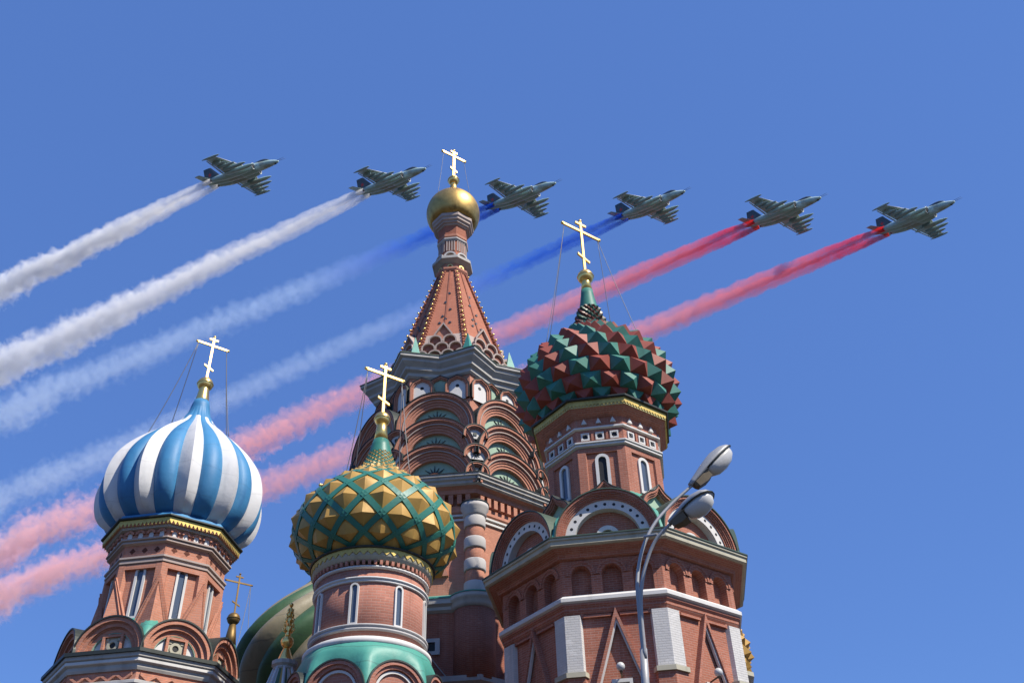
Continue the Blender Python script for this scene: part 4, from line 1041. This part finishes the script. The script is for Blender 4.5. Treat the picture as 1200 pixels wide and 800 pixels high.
# ================================================================== jets
def half_wing(mb, sx, root, tip, z0, z1, th0, th1):
    (xr, le_r, te_r), (xt, le_t, te_t) = root, tip
    rings = []
    for x, le, te, z, th in ((xr, le_r, te_r, z0, th0), (xt, le_t, te_t, z1, th1)):
        c = le - te
        prof = [(le, 0), (le - .12 * c, .45), (le - .4 * c, .5), (te, .04), (te, -.04), (le - .4 * c, -.4), (le - .12 * c, -.4)]
        rings.append([(sx * x, y, z + k * th) for y, k in prof])
    if sx < 0: rings = [r[::-1] for r in rings]
    mb.loft(rings)
def star_poly(cx, cy, r): return [(cx + (r if i % 2 == 0 else r * .4) * math.cos(PI / 2 + PI * i / 5), cy + (r if i % 2 == 0 else r * .4) * math.sin(PI / 2 + PI * i / 5)) for i in range(10)]
def make_jet(label):
    t = thing('jet_aircraft', (0, 0, 0), label, 'jet', 'ground attack jets in a line across the sky')
    b = MB(); rings = []
    for y, z, wd, h in ((7.15, -.18, .10, .10), (6.9, -.14, .26, .24), (6.3, -.08, .42, .42), (5.4, 0, .55, .60), (4.2, .06, .62, .76), (3, .08, .66, .84), (1.5, .05, .70, .86), (0, .05, .72, .84), (-2, .1, .70, .78), (-3.8, .2, .58, .66), (-5.2, .33, .42, .48), (-6.6, .45, .26, .30), (-7.3, .5, .12, .16)):
        rings.append([(wd * math.cos(2 * PI * i / 20), y, z + h * math.sin(2 * PI * i / 20)) for i in range(20)][::-1])
    b.loft(rings, True); b.build('fuselage', M['camo'], t)
    c = MB(); rings = []
    for y, z, wd, h in ((5.75, .42, .05, .05), (5.3, .5, .34, .34), (4.7, .58, .42, .52), (4.0, .62, .44, .54), (3.2, .62, .42, .44), (2.5, .62, .32, .28), (1.8, .62, .1, .15)):
        rings.append([(wd * math.cos(2 * PI * i / 16), y, z + h * math.sin(2 * PI * i / 16)) for i in range(16)][::-1])
    c.loft(rings, True); c.build('canopy', M['jetdark'], t)
    nb = MB()
    for x in (-.14, .14): nb.tube((x, 6.9, -.02), (x * 1.6, 8.3, .06), .035, .015, 6)
    nb.build('nose_probes', M['steel'], t)
    np_ = MB(); np_.ball((0, 6.55, -.3), .24, 10); np_.build('nose_window', M['jetdark'], t)
    for sx in (-1, 1):
        e = MB(); rings = []
        for y, z, wd, h in ((3.0, -.06, .40, .52), (2.6, -.1, .47, .60), (1.2, -.14, .56, .66), (-.8, -.14, .58, .66), (-2.6, -.08, .52, .58), (-3.9, .02, .40, .44), (-4.7, .08, .31, .33)):
            rings.append([(sx * .98 + wd * math.cos(2 * PI * i / 18), y, z + h * math.sin(2 * PI * i / 18)) for i in range(18)][::-1])
        e.loft(rings, True); eo = e.build('engine_nacelle', M['camo'], t)
        l = MB(); l.path([(sx * .98 + .42 * math.cos(2 * PI * i / 18), 3.03, -.06 + .54 * math.sin(2 * PI * i / 18)) for i in range(19)], .055, 6); l.build('intake_lip', M['jet_sunlit_edge'], eo)  # lip is white to paint in its sunlit highlight
        k = MB(); k.tube((sx * .98, 3.02, -.06), (sx * .98, 2.9, -.06), .36, .36, 16); k.build('intake', M['dark'], eo)
        k = MB(); k.tube((sx * .98, -4.6, .08), (sx * .98, -5.05, .1), .30, .25, 16); k.build('nozzle', M['steel'], eo)
        wg = MB(); half_wing(wg, sx, (.9, 1.75, -2.05), (7.0, .05, -1.55), .22, -.12, .42, .16); wo = wg.build('wing', M['camo'], t)
        sl_ = MB(); sl_.tube((sx * 1.5, 1.63, .2), (sx * 6.8, .13, -.1), .075, .045, 8); sl_.build('edge_highlight', M['jet_sunlit_edge'], wo)  # added white strip, paints the sun highlight along the leading edge
        fl = MB(); 
        q = [(x * sx, y) for x, y in ((1.6, -2.05), (6.6, -1.62), (6.6, -1.78), (1.6, -2.32))]
        fl.loft([[(x, y, z + .19 - .05 * abs(x)) for x, y in (q if sx > 0 else q[::-1])] for z in (-.05, .0)]); fl.build('flap', M['podgrey'], wo)
        pd = MB(); pd.path([(sx * 7.1, y, -.14) for y in (1.0, .7, .1, -.9, -1.6, -2.2)], [.03, .13, .18, .18, .14, .05], 10); pd.build('wingtip_pod', M['podgrey'], wo)
        st = MB(); pts = star_poly(sx * 5.6, -.75, .42)
        st.loft([[(x, y, z - .046) for x, y in pts] for z in (-.085, -.04)]); st.build('red_star', M['starred'], wo)
        for x, L, r, yo in ((2.45, 5.8, .36, .8), (3.7, 4.2, .29, 1.2), (4.8, 3.2, .22, .8), (5.75, 2.2, .14, .5)):
            y0 = 1.75 - (x - .9) * .279; z = .22 - .056 * x
            py = MB(); py.loft([[(sx * x + a, b_, zz) for a, b_ in ((-.05, y0 - .2), (.05, y0 - .2), (.05, y0 - 1.7), (-.05, y0 - 1.7))] for zz in (z - .55, z - .05)])
            po = py.build('pylon', M['podgrey'], t)
            yc = y0 + yo - .9
            sd = MB(); sd.path([(sx * x, yc + L * s_, z - .62 - r * .5) for s_ in (.5, .44, .3, 0, -.3, -.44, -.5)], [r * .1, r * .45, r * .9, r, r * .9, r * .5, r * .15], 12); sd.build('store', M['podgrey'] if x > 2.5 else M['camo'], po)
        tp = MB(); half_wing(tp, sx, (.25, -5.0, -6.7), (2.45, -6.1, -7.05), .62, .72, .2, .1); tp.build('tailplane', M['camo'], t)
    f = MB(); rings = []
    for z, le, te, th in ((.55, -3.3, -6.75, .26), (3.1, -5.55, -6.95, .12)):
        c_ = le - te
        rings.append([(k * th, y, z) for y, k in ((le, 0), (le - .2 * c_, .5), (le - .5 * c_, .5), (te, .05), (te, -.05), (le - .5 * c_, -.5), (le - .2 * c_, -.5))])
    f.loft(rings); fo = f.build('tail_fin', M['jetdark'], t)
    for sx in (-1, 1):
        st = MB(); pts = star_poly(-5.75, 1.75, .42)
        st.loft([[(xx, y, z) for y, z in (pts if sx > 0 else pts)] for xx in (sx * .085, sx * .115)]); st.build('red_star', M['starred'], fo)
    return t
def px_ray(px, py): return (cF * F_PX + cR * (px - 600) - cU * (py - 400)).normalized()
JD = 167.0
# where each jet flies: bearing and height read off the photograph, the same attitude for all
jets = [((282, 204), 'jet farthest left in the line, trailing white smoke from beneath its tail'),
        ((458, 214), 'second jet from the left, trailing white smoke, just left of the central gold dome'),
        ((610, 231), 'jet trailing deep blue smoke, just right of the central gold dome'),
        ((761, 242), 'jet trailing blue smoke, above the red and green spiked dome cross'),
        ((917, 250), 'jet trailing red smoke, second from the right of the line'),
        ((1071, 257), 'jet farthest right in the line, trailing red smoke')]
trails = [  # start offset px is common; far point in px, radius at the far end, colours near/far, strength
    ((0, 340), 3.3, 'white', 3.8, 'bright white smoke trail highest in the sky, from the jet farthest left'),
    ((0, 431), 4.9, 'white', 3.3, 'wide white smoke trail from the second jet, second highest at the left'),
    ((0, 487), 5.3, 'blue', 0.62, 'pale blue smoke trail passing behind the small gold dome and above the blue dome cross'),
    ((0, 588), 5.0, 'blue', 0.45, 'faint blue smoke trail between the central spire and the red and green dome cross'),
    ((0, 643), 6.2, 'red', 4.2, 'red smoke trail fading to pink, crossing just behind the spiked dome cross'),
    ((0, 700), 6.2, 'red', 4.2, 'lowest red smoke trail, from the jet farthest right to above the blue dome tower')]
def smoke_mat(kind, L, r0, r1, off, strength, seed):
    m = bpy.data.materials.new(kind + "_smoke"); m.use_nodes = True; nt = m.node_tree
    for n in list(nt.nodes): nt.nodes.remove(n)
    out = nt.nodes.new("ShaderNodeOutputMaterial"); pv = nt.nodes.new("ShaderNodeVolumePrincipled")
    nt.links.new(pv.outputs[0], out.inputs['Volume'])
    tc = nt.nodes.new("ShaderNodeTexCoord"); sp = nt.nodes.new("ShaderNodeSeparateXYZ"); nt.links.new(tc.outputs['Object'], sp.inputs[0])
    def mt(op, a, b=None, c=None, clamp=False):
        n = nt.nodes.new("ShaderNodeMath"); n.operation = op; n.use_clamp = clamp
        for i, v in enumerate((a, b, c)):
            if v is None: continue
            if isinstance(v, (int, float)): n.inputs[i].default_value = v
            else: nt.links.new(v, n.inputs[i])
        return n.outputs[0]
    T = mt('DIVIDE', sp.outputs[1], L, clamp=True)
    Rr = mt('ADD', mt('MULTIPLY', mt('POWER', T, 0.62), r1 - r0), r0)
    # slow meander of the trail
    nw = nt.nodes.new("ShaderNodeTexNoise"); nw.inputs['Scale'].default_value = 0.05; nw.inputs['Detail'].default_value = 1
    wx = mt('MULTIPLY', mt('SUBTRACT', nw.outputs[0], 0.5), mt('MULTIPLY', mt('MULTIPLY', Rr, T), 2.0))
    xx = mt('ADD', sp.outputs[0], wx)
    ax = mt('SUBTRACT', mt('ABSOLUTE', xx), off)
    rr = mt('SQRT', mt('ADD', mt('MULTIPLY', ax, ax), mt('MULTIPLY', sp.outputs[2], sp.outputs[2])))
    q = mt('DIVIDE', rr, Rr)
    n1 = nt.nodes.new("ShaderNodeTexNoise"); n1.inputs['Scale'].default_value = 0.52; n1.inputs['Detail'].default_value = 5; n1.inputs['Roughness'].default_value = 0.6
    mp = nt.nodes.new('ShaderNodeMapping'); mp.inputs['Location'].default_value = (seed * 37.3, seed * 81.7, seed * 19.1); nt.links.new(tc.outputs['Object'], mp.inputs[0])
    nt.links.new(mp.outputs[0], n1.inputs['Vector']); nt.links.new(mp.outputs[0], nw.inputs['Vector'])
    amp = mt('ADD', mt('MULTIPLY', mt('POWER', T, 0.6), 0.95), 0.12)
    nn = mt('MULTIPLY', mt('SUBTRACT', n1.outputs[0], 0.52), mt('MULTIPLY', amp, 2.0 if kind == 'white' else 2.5))
    base = mt('ADD', mt('SUBTRACT', 0.72, q), nn)
    d = mt('MULTIPLY', base, 2.6, clamp=True)
    fade = mt('SUBTRACT', 1.0, mt('MULTIPLY', T, {'white': .4, 'blue': .1, 'red': .35}[kind]))
    near = mt('ADD', 1.0, mt('MULTIPLY', mt('POWER', mt('SUBTRACT', 1.0, T), 14), {'white': 1.0, 'blue': 9.0, 'red': 2.5}[kind]))
    dens = mt('MULTIPLY', mt('DIVIDE', mt('MULTIPLY', d, strength), Rr), mt('MULTIPLY', fade, near))
    nt.links.new(dens, pv.inputs['Density'])
    cr = nt.nodes.new("ShaderNodeValToRGB"); nt.links.new(T, cr.inputs[0]); el = cr.color_ramp.elements
    stops = {'white': ((0, (.97, .97, .97)), (1, (.93, .95, .98))),
             'blue': ((0, (.01, .10, .72)), (.12, (.05, .22, .85)), (.3, (.55, .72, .96)), (1, (.72, .84, .98))),
             'red': ((0, (.92, .05, .05)), (.03, (.86, .05, .12)), (.05, (.95, .20, .27)), (.15, (.98, .46, .52)), (.45, (.985, .60, .65)), (1, (.988, .74, .78)))}[kind]
    el[0].position = stops[0][0]; el[0].color = (*stops[0][1], 1); el[1].position = stops[-1][0]; el[1].color = (*stops[-1][1], 1)
    for p_, c_ in stops[1:-1]:
        e = el.new(p_); e.color = (*c_, 1)
    nt.links.new(cr.outputs[0], pv.inputs['Color'])
    pv.inputs['Anisotropy'].default_value = 0.0
    return m
for ji, ((pc, lab), (far, rf, kind, stg, tlab)) in enumerate(zip(jets, trails)):
    j = make_jet(lab)
    ray = px_ray(*pc); ez = -ray; ex = (cU.cross(ez)).normalized(); ey = ez.cross(ex)
    B3 = Matrix((ex, ey, ez)).transposed()
    X = B3 @ Vector((-.585, .368, .722)); Y = B3 @ Vector((.807, .348, .477)); Y.normalize()
    X = (X - Y * X.dot(Y)).normalized(); Z = X.cross(Y)
    dq = Matrix.Rotation(rad((0, 2.5, -2, 3, -1.5, 1)[ji]), 3, Y) @ Matrix.Rotation(rad((1, -1.2, .8, -.6, 1.4, -1)[ji]), 3, Z)
    X = dq @ X; Y = dq @ Y; Z = dq @ Z
    pos = EYE + ray * JD
    R3 = Matrix((X, Y, Z)).transposed()
    j.matrix_world = Matrix.Translation(pos) @ R3.to_4x4()
    # smoke: from the two nozzles backwards, drifting with distance
    S0 = pos + Y * -5.0 + Z * .1
    depth = (S0 - EYE).length
    # the trail's far end lies farther away, on the bearing where the photo shows it
    k_far = 1.0 + 0.0007 * (pc[0] - far[0]) 
    E0 = EYE + px_ray(*far) * depth * k_far
    ax = (E0 - S0); L = ax.length * 1.12; ax.normalize()
    wx = (X - ax * X.dot(ax)).normalized(); wz = wx.cross(ax)
    hull = MB(); rings = []; r1 = rf; r0 = 0.52; off = 0.92
    for i in range(25):
        T = (i / 24); Rr = r0 + (r1 - r0) * T ** .62; a = Rr * (1.12 + .55 * min(1, T * 4)); 
        rings.append([((a + off) * math.cos(2 * PI * q / 16), L * T, a * math.sin(2 * PI * q / 16)) for q in range(16)][::-1])
    hull.loft(rings, True)
    o = hull.build('smoke_trail', smoke_mat(kind, L, r0, r1, off, stg, ji))
    tag(o, tlab, 'smoke trail', 'smoke trails streaming behind the jets')
    o.matrix_world = Matrix.Translation(S0) @ Matrix((wx, ax, wz)).transposed().to_4x4()
